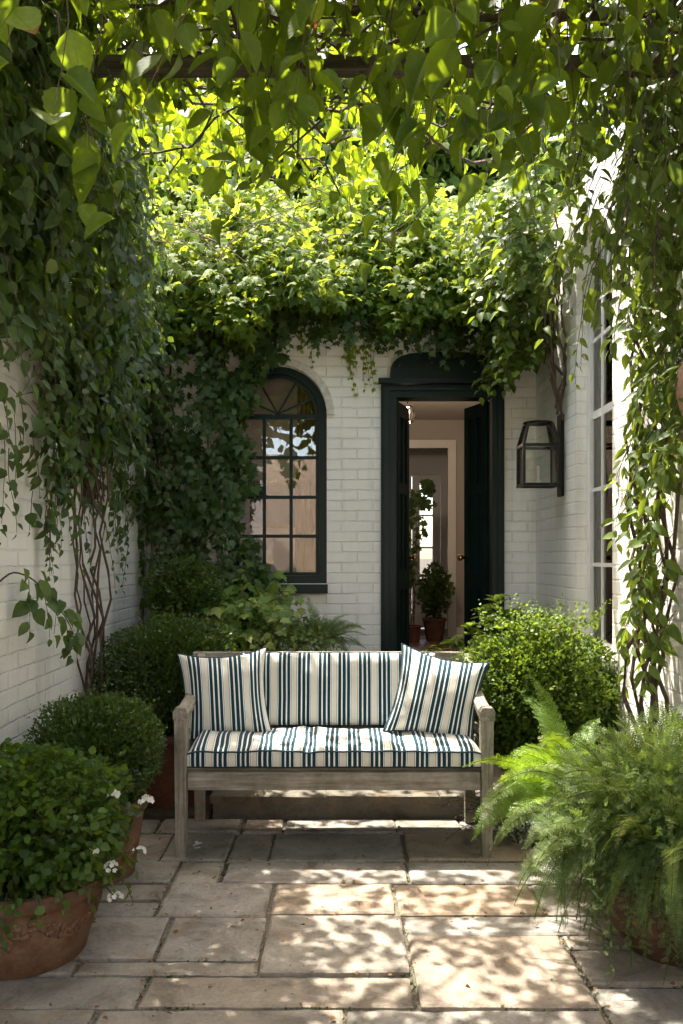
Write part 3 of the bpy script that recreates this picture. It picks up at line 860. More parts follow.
# right wing with tall arched window
rw = thing('house_wing', 'sunlit white brick side wall at right with a tall arched white sash window', 'house', (RX, 0, 0))
YC, YH, RZ0, RZS = 4.705, .335, .86, 2.95
bm = wall_mesh([(-3.0, -.05), (BY - .002, -.05), (BY - .002, 3.6), (-3.0, 3.6)], [arch(YC, YH, RZ0, RZS, 20), arch(2.3, YH, RZ0, RZS, 20)], wr, .25)
me = bpy.data.meshes.new('wall'); bm.to_mesh(me); bm.free(); boxuv(me); link('wall', me, M['brick'], rw)
bm = bmesh.new(); box(bm, RX + .251, RX + 3.0, -3.0, BY - .002, 3.5, 3.6); obj('roof', bm, M['roofing'], rw)
bm = bmesh.new(); box(bm, RX + 1.9, RX + 2.0, -3.0, BY - .002, -.05, 3.49); box(bm, RX + .252, RX + 1.9, -3.0, BY - .002, -.04, .1); obj('inner_room', bm, M['plaster'], rw)
def swap(b):   # built in x/z with depth y -> turn into y/z plane at the right wall
    for v in b.verts: v.co = Vector((v.co.y, v.co.x, v.co.z))
    bmesh.ops.reverse_faces(b, faces=b.faces)
    return b
for yc in (YC, 2.3):
    ar = lambda off: arch(yc, YH - off, RZ0 + off, RZS, 20)
    bm = bmesh.new(); ring_band(bm, ar(.05), ar(-.002), RX + .065, RX + .13, True)
    fo = obj('sash_window', swap(bm), M['whitepaint'], rw)
    bm = bmesh.new()
    hw2 = YH - .05
    for dy in (-.10, .10): bar(bm, yc + dy, RZ0 + .05, yc + dy, RZS + hw2 * .93, .02, RX + .078, RX + .10)
    bar(bm, yc, RZS, yc, RZS + hw2, .02, RX + .078, RX + .10)
    z = RZ0 + .05 + .44
    k = 0
    while z < RZS + .05:
        bar(bm, yc - hw2, z, yc + hw2, z, .045 if k == 2 else .022, RX + .080, RX + .105); z += .44; k += 1
    obj('glazing_bars', swap(bm), M['whitepaint'], fo)
    bm = bmesh.new(); prism(bm, ar(.04), RX + .088, RX + .092); obj('pane', swap(bm), M['glass_r'], fo)
    bm = bmesh.new(); box(bm, RX + .125, RX + .13, yc - YH, yc + YH, RZ0, RZS + YH); obj('pale_backing', bm, M['whitepaint'], fo)  # pale sheet added close behind the glass to lighten the panes
    bm = bmesh.new(); box(bm, RX - .04, RX + .12, yc - YH - .03, yc + YH + .03, RZ0 - .06, RZ0 - .003); obj('window_sill', bm, M['whitepaint'], rw, bevel=.005)

# facade behind the camera, what the panes reflect
rh = thing('facing_house', 'plain stock brick house front closing the courtyard on the camera side', 'house', (0, -3.4, 0))
bm = bmesh.new(); box(bm, -5, 5, -3.7, -3.4, -.05, 3.3); obj('wall', bm, mat_brick('stock_brick', (.42, .33, .24)), rh, uv=True)

# drain pipe in the left corner
dp = thing('drainpipe', 'thin grey drainpipe in the left rear corner', 'pipe', (LX + .05, BY - .1, 0))
bm = bmesh.new(); tube(bm, [(LX + .05, BY - .09, 0), (LX + .05, BY - .09, 3.0)], .03, 12); obj('pipe', bm, M['lead'], dp, smooth=True)
bm = bmesh.new()
bm.free()
for z in (.6, 1.7, 2.7):
    bm = bmesh.new(); lathe(bm, [(.036, 0), (.038, .01), (.038, .04), (.036, .05)], (LX + .05, BY - .09, z), 14)
    obj('bracket', bm, M['lead'], dp)

# ------------------------------------------------------------------ wall lantern
LC = Vector((1.255, 5.36, 1.84))
la = thing('wall_lantern', 'black iron box lantern with clear glass fixed to the right wall', 'lantern', LC)
hw, hd, h1, h2 = .118, .10, .25, .15
bm = bmesh.new(); t = .0085
for sx in (-1, 1):
    for sy in (-1, 1):
        x, y = LC.x + sx * (hw - t), LC.y + sy * (hd - t)
        box(bm, x - t, x + t, y - t, y + t, LC.z + .022, LC.z + h1 - .002)
        # tapered upper frame
        x2, y2 = LC.x + sx * .075, LC.y + sy * .062
        hexa(bm, [(x-t, y-t, LC.z+h1+.02), (x+t, y-t, LC.z+h1+.02), (x+t, y+t, LC.z+h1+.02), (x-t, y+t, LC.z+h1+.02)],
             [(x2-t, y2-t, LC.z+h1+h2), (x2+t, y2-t, LC.z+h1+h2), (x2+t, y2+t, LC.z+h1+h2), (x2-t, y2+t, LC.z+h1+h2)])
for z, zt in ((LC.z, .020), (LC.z + h1, .018)):
    for sx in (-1, 1): box(bm, LC.x + sx*(hw-t)-t*1.1, LC.x + sx*(hw-t)+t*1.1, LC.y-hd-.002, LC.y+hd+.002, z, z+zt)
    for sy in (-1, 1): box(bm, LC.x-hw+2.2*t, LC.x+hw-2.2*t, LC.y + sy*(hd-t)-t*1.1, LC.y + sy*(hd-t)+t*1.1, z, z+zt)
obj('frame', bm, M['iron'], la)
bm = bmesh.new(); lathe(bm, [(.085, 0), (.098, .006), (.09, .014), (.03, .020), (.012, .026), (.004, .030)], (LC.x, LC.y, LC.z + h1 + h2), 20); obj('cap', bm, M['iron'], la, smooth=False)
bm = bmesh.new()
a, b = hw - .012, hd - .012
for s in (-1, 1):
    box(bm, LC.x + s*a - .001, LC.x + s*a + .001, LC.y - b + .01, LC.y + b - .01, LC.z + .02, LC.z + h1)
    box(bm, LC.x - a + .01, LC.x + a - .01, LC.y + s*b - .001, LC.y + s*b + .001, LC.z + .02, LC.z + h1)
    hexa(bm, [(LC.x + s*a-.001, LC.y-b+.01, LC.z+h1+.018), (LC.x + s*a+.001, LC.y-b+.01, LC.z+h1+.018), (LC.x + s*a+.001, LC.y+b-.01, LC.z+h1+.018), (LC.x + s*a-.001, LC.y+b-.01, LC.z+h1+.018)],
         [(LC.x + s*.074-.001, LC.y-.05, LC.z+h1+h2), (LC.x + s*.074+.001, LC.y-.05, LC.z+h1+h2), (LC.x + s*.074+.001, LC.y+.05, LC.z+h1+h2), (LC.x + s*.074-.001, LC.y+.05, LC.z+h1+h2)])
    hexa(bm, [(LC.x-a+.01, LC.y + s*b-.001, LC.z+h1+.018), (LC.x+a-.01, LC.y + s*b-.001, LC.z+h1+.018), (LC.x+a-.01, LC.y + s*b+.001, LC.z+h1+.018), (LC.x-a+.01, LC.y + s*b+.001, LC.z+h1+.018)],
         [(LC.x-.055, LC.y + s*.055-.001, LC.z+h1+h2), (LC.x+.055, LC.y + s*.055-.001, LC.z+h1+h2), (LC.x+.055, LC.y + s*.055+.001, LC.z+h1+h2), (LC.x-.055, LC.y + s*.055+.001, LC.z+h1+h2)])
obj('glass', bm, M['glass_l'], la)
bm = bmesh.new(); lathe(bm, [(.03, 0), (.03, .02), (.011, .025), (.011, .11), (.004, .115)], (LC.x, LC.y, LC.z + .022), 14); obj('candle', bm, M['plaster'], la, smooth=False)
bm = bmesh.new(); box(bm, RX - .022, RX - .002, LC.y - .05, LC.y + .05, LC.z - .06, LC.z + .46)
box(bm, LC.x + hw + .002, RX - .022, LC.y - .02, LC.y + .02, LC.z + .10, LC.z + .13)
obj('bracket', bm, M['iron'], la)

# terracotta wall urn at the right edge
UC = Vector((1.315, 3.08, 1.87))
ur = thing('wall_urn', 'pale terracotta urn hung on the right wall among the climber', 'urn', UC)
bm = bmesh.new(); lathe(bm, [(.02, 0), (.04, .01), (.062, .05), (.082, .12), (.086, .17), (.074, .22), (.050, .26), (.046, .275), (.06, .285), (.056, .30)], UC, 32, .03); obj('body', bm, M['terra_pale'], ur, smooth=True)
bm = bmesh.new(); box(bm, RX - .03, RX - .003, UC.y - .02, UC.y + .02, UC.z + .1, UC.z + .3)
tube(bm, [(UC.x + .055 * math.cos(a), UC.y + .055 * math.sin(a), UC.z + .265) for a in [2*PI*i/16 for i in range(17)]], .005, 5)
tube(bm, [(UC.x + .05, UC.y, UC.z + .265), (RX - .01, UC.y, UC.z + .28)], .006, 5)
obj('bracket', bm, M['iron'], ur)

# ------------------------------------------------------------------ bench
BX, BF = -.035, 3.91       # centre x, front leg centre y
HWB = .742
bn = thing('garden_bench', 'weathered grey teak bench with sloping arms in front of the doorway', 'bench', (BX, BF + .26, 0))
for s in (-1, 1):
    x = BX + s * (HWB - .032)
    bm = bmesh.new(); a = .030
    xb = x + s * .0
    hexa(bm, [(xb-a*.8, BF-a*.8, 0), (xb+a*.8, BF-a*.8, 0), (xb+a*.8, BF+a*.8, 0), (xb-a*.8, BF+a*.8, 0)], [(x-a, BF-a, .655), (x+a, BF-a, .655), (x+a, BF+a, .655), (x-a, BF+a, .655)])
    obj('leg', bm, M['wood2'], bn, bevel=.004)
    bm = bmesh.new(); a = .026
    # rear leg runs up into the raked back post
    y1, y2, y3 = BF + .50, BF + .50, BF + .60
    hexa(bm, [(x-a, y1-a+.02, 0), (x+a, y1-a+.02, 0), (x+a, y1+a+.02, 0), (x-a, y1+a+.02, 0)], [(x-a, y2-a, .40), (x+a, y2-a, .40), (x+a, y2+a, .40), (x-a, y2+a, .40)])
    hexa(bm, [(x-a, y2-a, .4015), (x+a, y2-a, .4015), (x+a, y2+a, .4015), (x-a, y2+a, .4015)], [(x-a, y3-a, .84), (x+a, y3-a, .84), (x+a, y3+a*.6, .84), (x-a, y3+a*.6, .84)])
    obj('rear_leg', bm, M['wood2'], bn, bevel=.003)
    # arm: thick curved rail with a rounded front block
    path = smooth_path([(x, BF - .035, .665), (x, BF + .06, .668), (x - s*.0, BF + .20, .69), (x, BF + .34, .735), (x, BF + .44, .79), (x, BF + .56, .86)], 5)
    bm = bmesh.new(); rings = []
    for i, p in enumerate(path):
        f = i / (len(path) - 1); wdt = .034 - .010 * f; th = .024 if f > .12 else .034
        rings.append([bm.verts.new((p.x + dx * wdt, p.y, p.z + dz * th)) for dx, dz in ((-1, -.8), (1, -.8), (1.05, .4), (.7, 1), (-.7, 1), (-1.05, .4))])
    for r0, r1 in zip(rings, rings[1:]):
        for k in range(6): bm.faces.new((r0[k], r0[(k+1) % 6], r1[(k+1) % 6], r1[k]))
    bm.faces.new(rings[0][::-1]); bm.faces.new(rings[-1])
    obj('arm', bm, M['wood1'], bn, bevel=.004)
    bxo('side_rail', M['wood1'], bn, (x - .018, x + .018, BF + .031, BF + .472, .325, .395), bevel=.003)
    for zz_ in (.47, .53):
        bxo('side_slat', M['wood1'], bn, (x - .009, x + .009, BF + .031, BF + .49, zz_, zz_ + .03), bevel=.002)
bxo('front_rail', M['wood0'], bn, (BX - HWB + .063, BX + HWB - .063, BF - .022, BF + .016, .315, .398), bevel=.004)
bxo('rear_rail', M['wood0'], bn, (BX - HWB + .059, BX + HWB - .059, BF + .485, BF + .515, .33, .395), bevel=.003)
for k in range(7):
    y = BF + .045 + k * .062
    bxo('seat_slat', M['wood0'], bn, (BX - HWB + .051, BX + HWB - .051, y - .025, y + .025, .396, .414), bevel=.003)
bm = bmesh.new()
x0, x1 = BX - HWB - .02, BX + HWB + .02
hexa(bm, [(x0, BF+.577, .805), (x1, BF+.577, .805), (x1, BF+.612, .805), (x0, BF+.612, .805)], [(x0, BF+.59, .885), (x1, BF+.59, .885), (x1, BF+.625, .885), (x0, BF+.625, .885)])
for v in bm.verts: v.co.z += .0
obj('top_rail', bm, M['wood0'], bn, bevel=.005)
bm = bmesh.new(); box(bm, BX - HWB + .06, BX + HWB - .06, BF + .505, BF + .535, .47, .51); obj('lower_back_rail', bm, M['wood0'], bn, bevel=.003)
for k in range(13):
    x = BX - .59 + k * (1.18 / 12)
    bm = bmesh.new()
    hexa(bm, [(x-.02, BF+.512, .511), (x+.02, BF+.512, .511), (x+.02, BF+.526, .511), (x-.02, BF+.526, .511)], [(x-.02, BF+.582, .806), (x+.02, BF+.582, .806), (x+.02, BF+.596, .806), (x-.02, BF+.596, .806)])
    obj('back_slat', bm, M['wood2'], bn)

# ------------------------------------------------------------------ cushions
def cushion_mesh(name, W_, H_, T_, mt, kind, seed, u0=0.0, nx=64, ny=40):
    """grid cushion in local x (width), y (height), z (thickness, front +)"""
    vs = []; uvs = []
    def P(u, v, side):
        ex = 7 if kind == 'box' else 2.6
        au, av = abs(u), abs(v)
        k = max(0, 1 - au ** ex) ** (.30 if kind == 'box' else .5) * max(0, 1 - av ** ex) ** (.30 if kind == 'box' else .5)
        x, y = u * W_ / 2, v * H_ / 2
        if kind == 'pillow':
            x *= 1 - .13 * (1 - v * v) * au ** 1.5; y *= 1 - .17 * (1 - u * u) * av ** 1.5
        z = side * T_ / 2 * k
        q = Vector((x * 5 + seed, y * 5, side * 2))
        if side > 0 or kind == 'pillow':
            wr_ = noise.noise(q) * .018 + noise.noise(q * 2.7) * .007
            crease = 0
            if kind == 'pillow':
                # creases radiating from corners and a soft dent at the top
                crease = -.028 * math.exp(-((u + .05) ** 2) / .03) * max(0, v) ** 2 * 1.0
                crease += .006 * math.sin(14 * (u + v) + seed) * (au * av)
            if kind == 'box':
                crease = .012 * (1 - v*v) * math.cos(u * 3.1) + .006 * math.sin(u * 19 + seed) * math.exp(-((v - .8) ** 2) / .2) - .012 * math.exp(-((u - .2) ** 2) / .002)
            z += (wr_ + crease) * min(1, k * 1.4) * (side if kind == 'pillow' else 1)
        return Vector((x, y, z))
    me = bpy.data.meshes.new(name)
    vs = []; fs = []; uv = []
    for side in (1, -1):
        o = len(vs)
        for j in range(ny + 1):
            for i in range(nx + 1):
                # finer spacing near the edges
                u = math.sin((i / nx * 2 - 1) * PI / 2) * .35 + (i / nx * 2 - 1) * .65
                v = math.sin((j / ny * 2 - 1) * PI / 2) * .35 + (j / ny * 2 - 1) * .65
                p = P(u, v, side); vs.append(mt @ p); uv.append((u * W_ / 2 + u0, v * H_ / 2 + (5 if side < 0 else 0)))
        for j in range(ny):
            for i in range(nx):
                a = o + j * (nx + 1) + i
                f = (a, a + 1, a + nx + 2, a + nx + 1)
                fs.append(f if side > 0 else f[::-1])
    me.from_pydata([tuple(v) for v in vs], [], fs)
    l = me.uv_layers.new(name='UVMap')
    for p in me.polygons:
        for li in p.loop_indices: l.data[li].uv = uv[me.loops[li].vertex_index]
    edge = []
    for t in np.linspace(-1, 1, 25): edge.append(mt @ P(t, -1, 1))
    for t in np.linspace(-1, 1, 19)[1:]: edge.append(mt @ P(1, t, 1))
    for t in np.linspace(1, -1, 25)[1:]: edge.append(mt @ P(t, 1, 1))
    for t in np.linspace(1, -1, 19)[1:]: edge.append(mt @ P(-1, t, 1))
    return me, edge

def place_cushion(name, label, cat, W_, H_, T_, mt, kind, seed, u0=0, pip=.0045):
    me, edge = cushion_mesh(name, W_, H_, T_, mt, kind, seed, u0)
    t = thing(name, label, cat, mt.translation)
    link('cover', me, M['stripe'], t, smooth=True)
    bm = bmesh.new(); tube(bm, edge + [edge[0]], pip, 6, cap=False)
    obj('piping', bm, M['navy'], t, smooth=True)
    return t
def frame_matrix(loc, xdir, ydir):
    x = Vector(xdir).normalized(); y = Vector(ydir); y = (y - x * y.dot(x)).normalized(); z = x.cross(y)
    m = Matrix((x, y, z)).transposed().to_4x4(); m.translation = loc
    return m
# seat cushion: lofted box section so that the front border shows
def seat_cushion():
    x0, x1 = BX - .688, BX + .688
    y0, y1 = BF - .01, BF + .475
    z0 = .416
    t = thing('seat_cushion', 'long striped seat cushion lying on the bench', 'cushion', ((x0+x1)/2, (y0+y1)/2, z0))
    nx = 110
    sec = []  # (y, z, v) cross-section from back bottom, forward and round to the top
    H = .088
    sec += [(y1, .004), (y1 + .012, .03), (y1 + .008, .075), (y1 - .02, H)]
    for k in range(1, 12): sec.append((y1 - .02 + (y0 + .02 - (y1 - .02)) * k / 12, H + .030 * math.sin(PI * k / 12) ** .8))
    sec += [(y0 + .018, H + .004), (y0 + .004, H - .002), (y0 - .004, H - .012), (y0 - .009, H * .5), (y0 - .004, .010), (y0 + .006, .002)]
    vs = []; uvs = []; fs = []
    for i in range(nx + 1):
        u = i / nx; x = x0 + (x1 - x0) * u
        e = min(u, 1 - u) * (x1 - x0)
        ef = min(1, e / .05) ** .5
        d = 0
        for j, (y, z) in enumerate(sec):
            top = max(0, (z - .05) / .07)
            f = (y - y0) / (y1 - y0)
            zz = z * (1 - .55 * (1 - ef) * top)
            zz += top * (noise.noise(Vector((x * 4, y * 4, 3))) * .024 + noise.noise(Vector((x * 13, y * 5, 9))) * .010)
            zz -= top * .014 * math.exp(-((x - (BX - .12)) / .02) ** 2) * (1 - f * .4)
            zz -= top * .008 * math.exp(-((x - (BX + .30)) / .03) ** 2)
            yy_ = y + (.010 * noise.noise(Vector((x * 6, z * 10, 5))) if f < .1 else 0)
            cy = (y0 + y1) / 2
            yy_ = cy + (yy_ - cy) * (.985 + .015 * ef)
            xx = x + (.006 * noise.noise(Vector((x * 9, y * 7, 1))))
            vs.append((xx, yy_, z0 + zz)); uvs.append((x, d))
            if j + 1 < len(sec): d += math.hypot(sec[j+1][0] - y, sec[j+1][1] - z)
    m_ = len(sec)
    for i in range(nx):
        for j in range(m_ - 1):
            a = i * m_ + j; fs.append((a, a + 1, a + m_ + 1, a + m_))
        fs.append((i*m_ + m_-1, i*m_, (i+1)*m_, (i+1)*m_ + m_-1))
    fs.append(tuple(range(m_))); fs.append(tuple(nx * m_ + j for j in range(m_))[::-1])
    me = bpy.data.meshes.new('cover'); me.from_pydata(vs, [], fs)
    bm = bmesh.new(); bm.from_mesh(me); bmesh.ops.recalc_face_normals(bm, faces=bm.faces); bm.to_mesh(me); bm.free()
    l = me.uv_layers.new(name='UVMap')
    for p in me.polygons:
        for li in p.loop_indices:
            l.data[li].uv = uvs[me.loops[li].vertex_index]
    link('cover', me, M['stripe'], t, smooth=True)
    for jj in (m_ - 4, m_ - 1):
        bm = bmesh.new(); tube(bm, [Vector(vs[i * m_ + jj]) + Vector((0, -.003, .001)) for i in range(nx + 1)], .0042, 6); obj('piping', bm, M['navy'], t, smooth=True)
    # tufting buttons
    bm = bmesh.new()
    bm.free()
    for x in (BX - .12, BX + .30):
        bm = bmesh.new(); lathe(bm, [(.009, -.002), (.011, .002), (.008, .006)], (x, BF + .25, z0 + .105), 10)
        obj('button', bm, M['navy'], t)
seat_cushion()
# back cushion leans on the slats
place_cushion('back_cushion', 'wide upright striped cushion leaning on the middle of the bench back', 'cushion', 1.02, .375, .11,
              frame_matrix((BX + .02, BF + .485, .705), (1, 0, 0), (0, .17, 1)), 'box', 4, .03)
place_cushion('throw_pillow', 'square striped pillow leaning in the left corner of the bench', 'pillow', .45, .45, .19,
              frame_matrix((-.585, BF + .30, .705), (.97, .16, .05), (-.13, .30, 1)), 'pillow', 1.3, .0)
place_cushion('throw_pillow', 'square striped pillow tipped sideways in the right corner of the bench', 'pillow', .45, .45, .20,
              frame_matrix((.475, BF + .27, .70), (.97, -.12, -.20), (.30, .30, 1)), 'pillow', 8.1, .05)

# ------------------------------------------------------------------ pots
def pot(parent, c, r_rim, r_base, h, mat, rim=.05, round_=False, wob=.01):
    bm = bmesh.new()
    if round_:
        prof = [(r_base, 0), (r_base * 1.05, .01)] + [(r_base + (r_rim * 1.04 - r_base) * math.sin(PI / 2 * k / 8) ** .9, .01 + (h - rim - .01) * k / 8) for k in range(1, 9)]
        prof += [(r_rim * .98, h - rim * .6), (r_rim * 1.03, h - .015), (r_rim * 1.02, h), (r_rim * .93, h), (r_rim * .9, h - .05)]
    else:
        prof = [(r_base * .97, 0), (r_base, .006), (r_base + (r_rim * .92 - r_base) * .5, (h - rim) * .5), (r_rim * .92, h - rim), (r_rim * .985, h - rim + .004), (r_rim, h - rim + .012), (r_rim * 1.0, h - .01), (r_rim * .985, h), (r_rim * .9, h), (r_rim * .87, h - .06)]
    lathe(bm, prof, c, 56, wob)
    o = obj('pot', bm, mat, parent, smooth=True)
    m_ = o.modifiers.new('edge', 'EDGE_SPLIT'); m_.split_angle = math.radians(38)
    bm = bmesh.new(); lathe(bm, [(r_rim * .1, h - .05), (r_rim * .89, h - .045), (r_rim * .6, h - .03)], c, 30); obj('soil', bm, M['earth'], parent)
    return o

def stems_in(bm, c, top_c, rad, n, r=.006):
    for k in range(n):
        d = rnd_unit(1)[0]; q = Vector(top_c) + Vector((d[0] * rad[0], d[1] * rad[1], abs(d[2]) * rad[2])) * .85
        tube(bm, wobble(smooth_path([c, (Vector(c) + q) / 2 + Vector((0, 0, .03)), q], 4), .02, 6, k), [r * (1 - .07 * i) for i in range(9)], 4, cap=False)

def inner_core(bm, c, rad):
    """dense dark inner twigs so that the ball is not see-through"""
    r_ = bmesh.ops.create_icosphere(bm, subdivisions=3, radius=1)
    for v in r_['verts']:
        d = v.co.normalized(); k = .80 + .08 * noise.noise(d * 3)
        v.co = Vector(c) + Vector((d.x * rad[0], d.y * rad[1], d.z * rad[2])) * k

def box_ball(name, label, cat, c, rad, n, size, potargs, group=None, mat='box', tm=None, stem_base=None, lump=.085, core=True):
    base = Vector((c[0], c[1], 0)) if potargs is None else Vector(potargs[0])
    t = thing(name, label, cat, base, group)
    if potargs: pot(t, *potargs)
    P, D, Nn, S, ti = ball_leaves(c, rad, n, size, lump=lump)
    Lb = Leaves(); Lb.extend(P, D, Nn, S, ti)
    for k in range(70):
        d = Vector(rnd_unit(1)[0]); d.z = abs(d.z) * 1.2 - .2; d.normalize()
        p0 = Vector(c) + Vector((d.x * rad[0], d.y * rad[1], d.z * rad[2])) * .95
        strand(Lb, None, p0, d + Vector((0, 0, .5)), random.uniform(.03, .09), size * .55, size * 1.15, d, sag=.1, drop=-.1, base_t=.75)
    Lb.build('foliage', tm or T_BOX, M[mat], t)
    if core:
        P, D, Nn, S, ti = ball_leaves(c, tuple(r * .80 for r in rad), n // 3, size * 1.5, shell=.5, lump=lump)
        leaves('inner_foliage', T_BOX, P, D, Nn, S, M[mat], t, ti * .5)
    bm = bmesh.new()
    b0 = stem_base or (c[0], c[1], (potargs[0][2] + potargs[3] - .05) if potargs else base.z)
    tube(bm, wobble([b0, (c[0], c[1], c[2] - rad[2] * .4), (c[0], c[1], c[2])], .01, 5), [.022, .016, .01], 7)
    stems_in(bm, (c[0], c[1], c[2] - rad[2] * .6), c, rad, 26)
    obj('stem', bm, M['bark'], t)
    return t

# left side
# front pot with flowering plant
C1 = (-1.13, 2.98, 0)
pf = thing('flowering_pot_plant', 'bushy bright green pot plant with white flowers in a relief decorated terracotta pot, front left', 'potted plant', C1)
potob = pot(pf, C1, .305, .215, .285, M['terra'])
bm = bmesh.new()
for k in range(90):   # relief garland of leaves and rosettes below the rim
    a = 2 * PI * k / 90; u = (k % 15) / 15
    z = .205 - .075 * math.sin(PI * u) + random.uniform(-.012, .012); rr = .215 + (.305 * .92 - .215) * (z / .235) + .002
    for q in range(3):
        aa = a + random.uniform(-.03, .03); z2 = z + random.uniform(-.022, .022)
        rr = .215 + (.305 * .92 - .215) * (z2 / .235)
        m_ = Matrix.Translation((C1[0] + rr * math.cos(aa), C1[1] + rr * math.sin(aa), z2)) @ Matrix.Rotation(aa, 4, 'Z') @ Matrix.Rotation(random.uniform(0, PI), 4, 'X') @ Matrix.Diagonal((.35, .55, 1.2, 1))
        bmesh.ops.create_icosphere(bm, subdivisions=1, radius=random.uniform(.012, .021), matrix=m_)
obj('relief_garland', bm, M['terra'], potob, smooth=True)
cc = (-1.14, 2.98, .455)
P, D, Nn, S, ti = ball_leaves(cc, (.385, .37, .255), 6500, .030, shell=.55, lump=.13, zmin=.22)
Nn = Nn + np.array([0, 0, .3])
bm = bmesh.new(); stems_in(bm, (C1[0], C1[1], .24), cc, (.38, .36, .25), 60, .005)
L = Leaves()
for k in range(14):   # trailing shoots over the rim
    a = random.uniform(-2.6, .6); p = (C1[0] + .30 * math.cos(a), C1[1] + .30 * math.sin(a), .32)
    strand(L, bm, p, (math.cos(a), math.sin(a), .1), random.uniform(.08, .2), .022, .034, (math.cos(a), math.sin(a), 0), sag=1.0)
P2, D2, N2, S2, t2 = P, D + np.array([0, 0, -.4]), Nn, S, ti
L.extend(P2, D2, N2, S2, t2); L.build('foliage', T_ROUND, M['gera'], pf)
obj('stem', bm, M['twig'], pf)
def flower(parent, p, from_, r=.022, n=14):
    bm = bmesh.new(); tube(bm, smooth_path([from_, (Vector(from_) + Vector(p)) / 2 + Vector((.01, 0, .02)), p], 5), .0022, 5)
    o = obj('flower_stem', bm, M['gera'], parent)
    Lf = Leaves()
    for k in range(n):
        d = Vector(rnd_unit(1)[0]); d.z = abs(d.z) * .7
        c = Vector(p) + d * r
        for q in range(5):
            a = 2 * PI * q / 5; t1 = d.orthogonal().normalized(); t2 = d.cross(t1)
            pd = t1 * math.cos(a) + t2 * math.sin(a)
            Lf.add(c, pd + d * .3, d, random.uniform(.009, .013), .5)
    Lf.build('flower', T_PET, M['petal'], o)
for p, q in (((-.715, 3.08, .50), (-.80, 3.0, .36)), ((-.735, 3.05, .325), (-.84, 3.0, .30)), ((-.79, 2.88, .33), (-.88, 2.9, .30)), ((-.815, 2.80, .42), (-.9, 2.85, .36)),
             ((-.80, 2.95, .56), (-.9, 2.95, .45)), ((-1.12, 2.66, .205), (-1.1, 2.72, .3)), ((-.77, 2.86, .235), (-.86, 2.86, .27))):
    flower(pf, p, q, .018 + random.random() * .007, 13)

box_ball('potted_boxwood', 'mid sized clipped boxwood ball in an orange terracotta pot beside the left wall', 'potted plant', (-1.07, 3.70, .545), (.285, .27, .25), 15000, .0165,
         ((-1.07, 3.70, 0), .215, .155, .34, M['terra'], .05), 'boxwood balls in pots at the left')
box_ball('potted_boxwood', 'largest clipped boxwood ball in a dark tall pot just left of the bench', 'potted plant', (-.985, 4.85, .69), (.42, .38, .37), 19000, .019,
         ((-.99, 4.80, 0), .27, .21, .42, M['terra_dark'], .05), 'boxwood balls in pots at the left')
box_ball('boxwood_topiary', 'small round boxwood ball on a stem standing against the ivy in the rear left corner', 'topiary', (-.99, 5.28, 1.17), (.235, .22, .205), 9000, .019,
         ((-.99, 5.28, .02), .20, .15, .36, M['terra_dark'], .04))

# leafy plants below the arched window
fp = thing('leafy_shrub', 'shrub with large pale lobed leaves below the arched window', 'shrub', (-.70, 5.55, .12))
L = Leaves(); bm = bmesh.new()
for k in range(80):
    a = random.uniform(0, 2*PI); r = random.random() ** .5
    p = (-.68 + .14 * r * math.cos(a), 5.50 + .1 * r * math.sin(a), .76 + random.random() * .3)
    strand(L, bm, p, (math.cos(a) * .8, math.sin(a) * .8 - .25, 1.0), random.uniform(.25, .55), .05, .095, (math.cos(a) * .4, -.7, .5), sag=.45, base_t=.8)
for k in range(16): tube(bm, wobble(smooth_path([(-.7, 5.6, .12), (-.73, 5.6, .4), (-.74 + random.uniform(-.1, .1), 5.6, .8)], 4), .03, 5, k), .006, 4, cap=False)
L.build('foliage', T_IVY, M['ivy_mid'], fp); obj('stem', bm, M['twig'], fp)
fp = thing('leafy_shrub', 'darker fine leaved shrub under the right side of the arched window', 'shrub', (-.38, 5.6, .12))
L = Leaves(); bm = bmesh.new()
for k in range(120):
    a = random.uniform(0, 2*PI); r = random.random() ** .5
    p = (-.40 + .16 * r * math.cos(a), 5.52 + .12 * r * math.sin(a), .64 + random.random() * .3)
    strand(L, bm, p, (math.cos(a), math.sin(a) - .2, 1.0), random.uniform(.22, .48), .028, .045, (math.cos(a) * .4, -.6, .7), sag=.4, base_t=.55)
for k in range(16): tube(bm, wobble(smooth_path([(-.38, 5.6, .12), (-.40, 5.6, .4), (-.40 + random.uniform(-.15, .15), 5.6, .75)], 4), .03, 5, k), .006, 4, cap=False)
L.build('foliage', T_OV, M['ivy_mid'], fp); obj('stem', bm, M['twig'], fp)

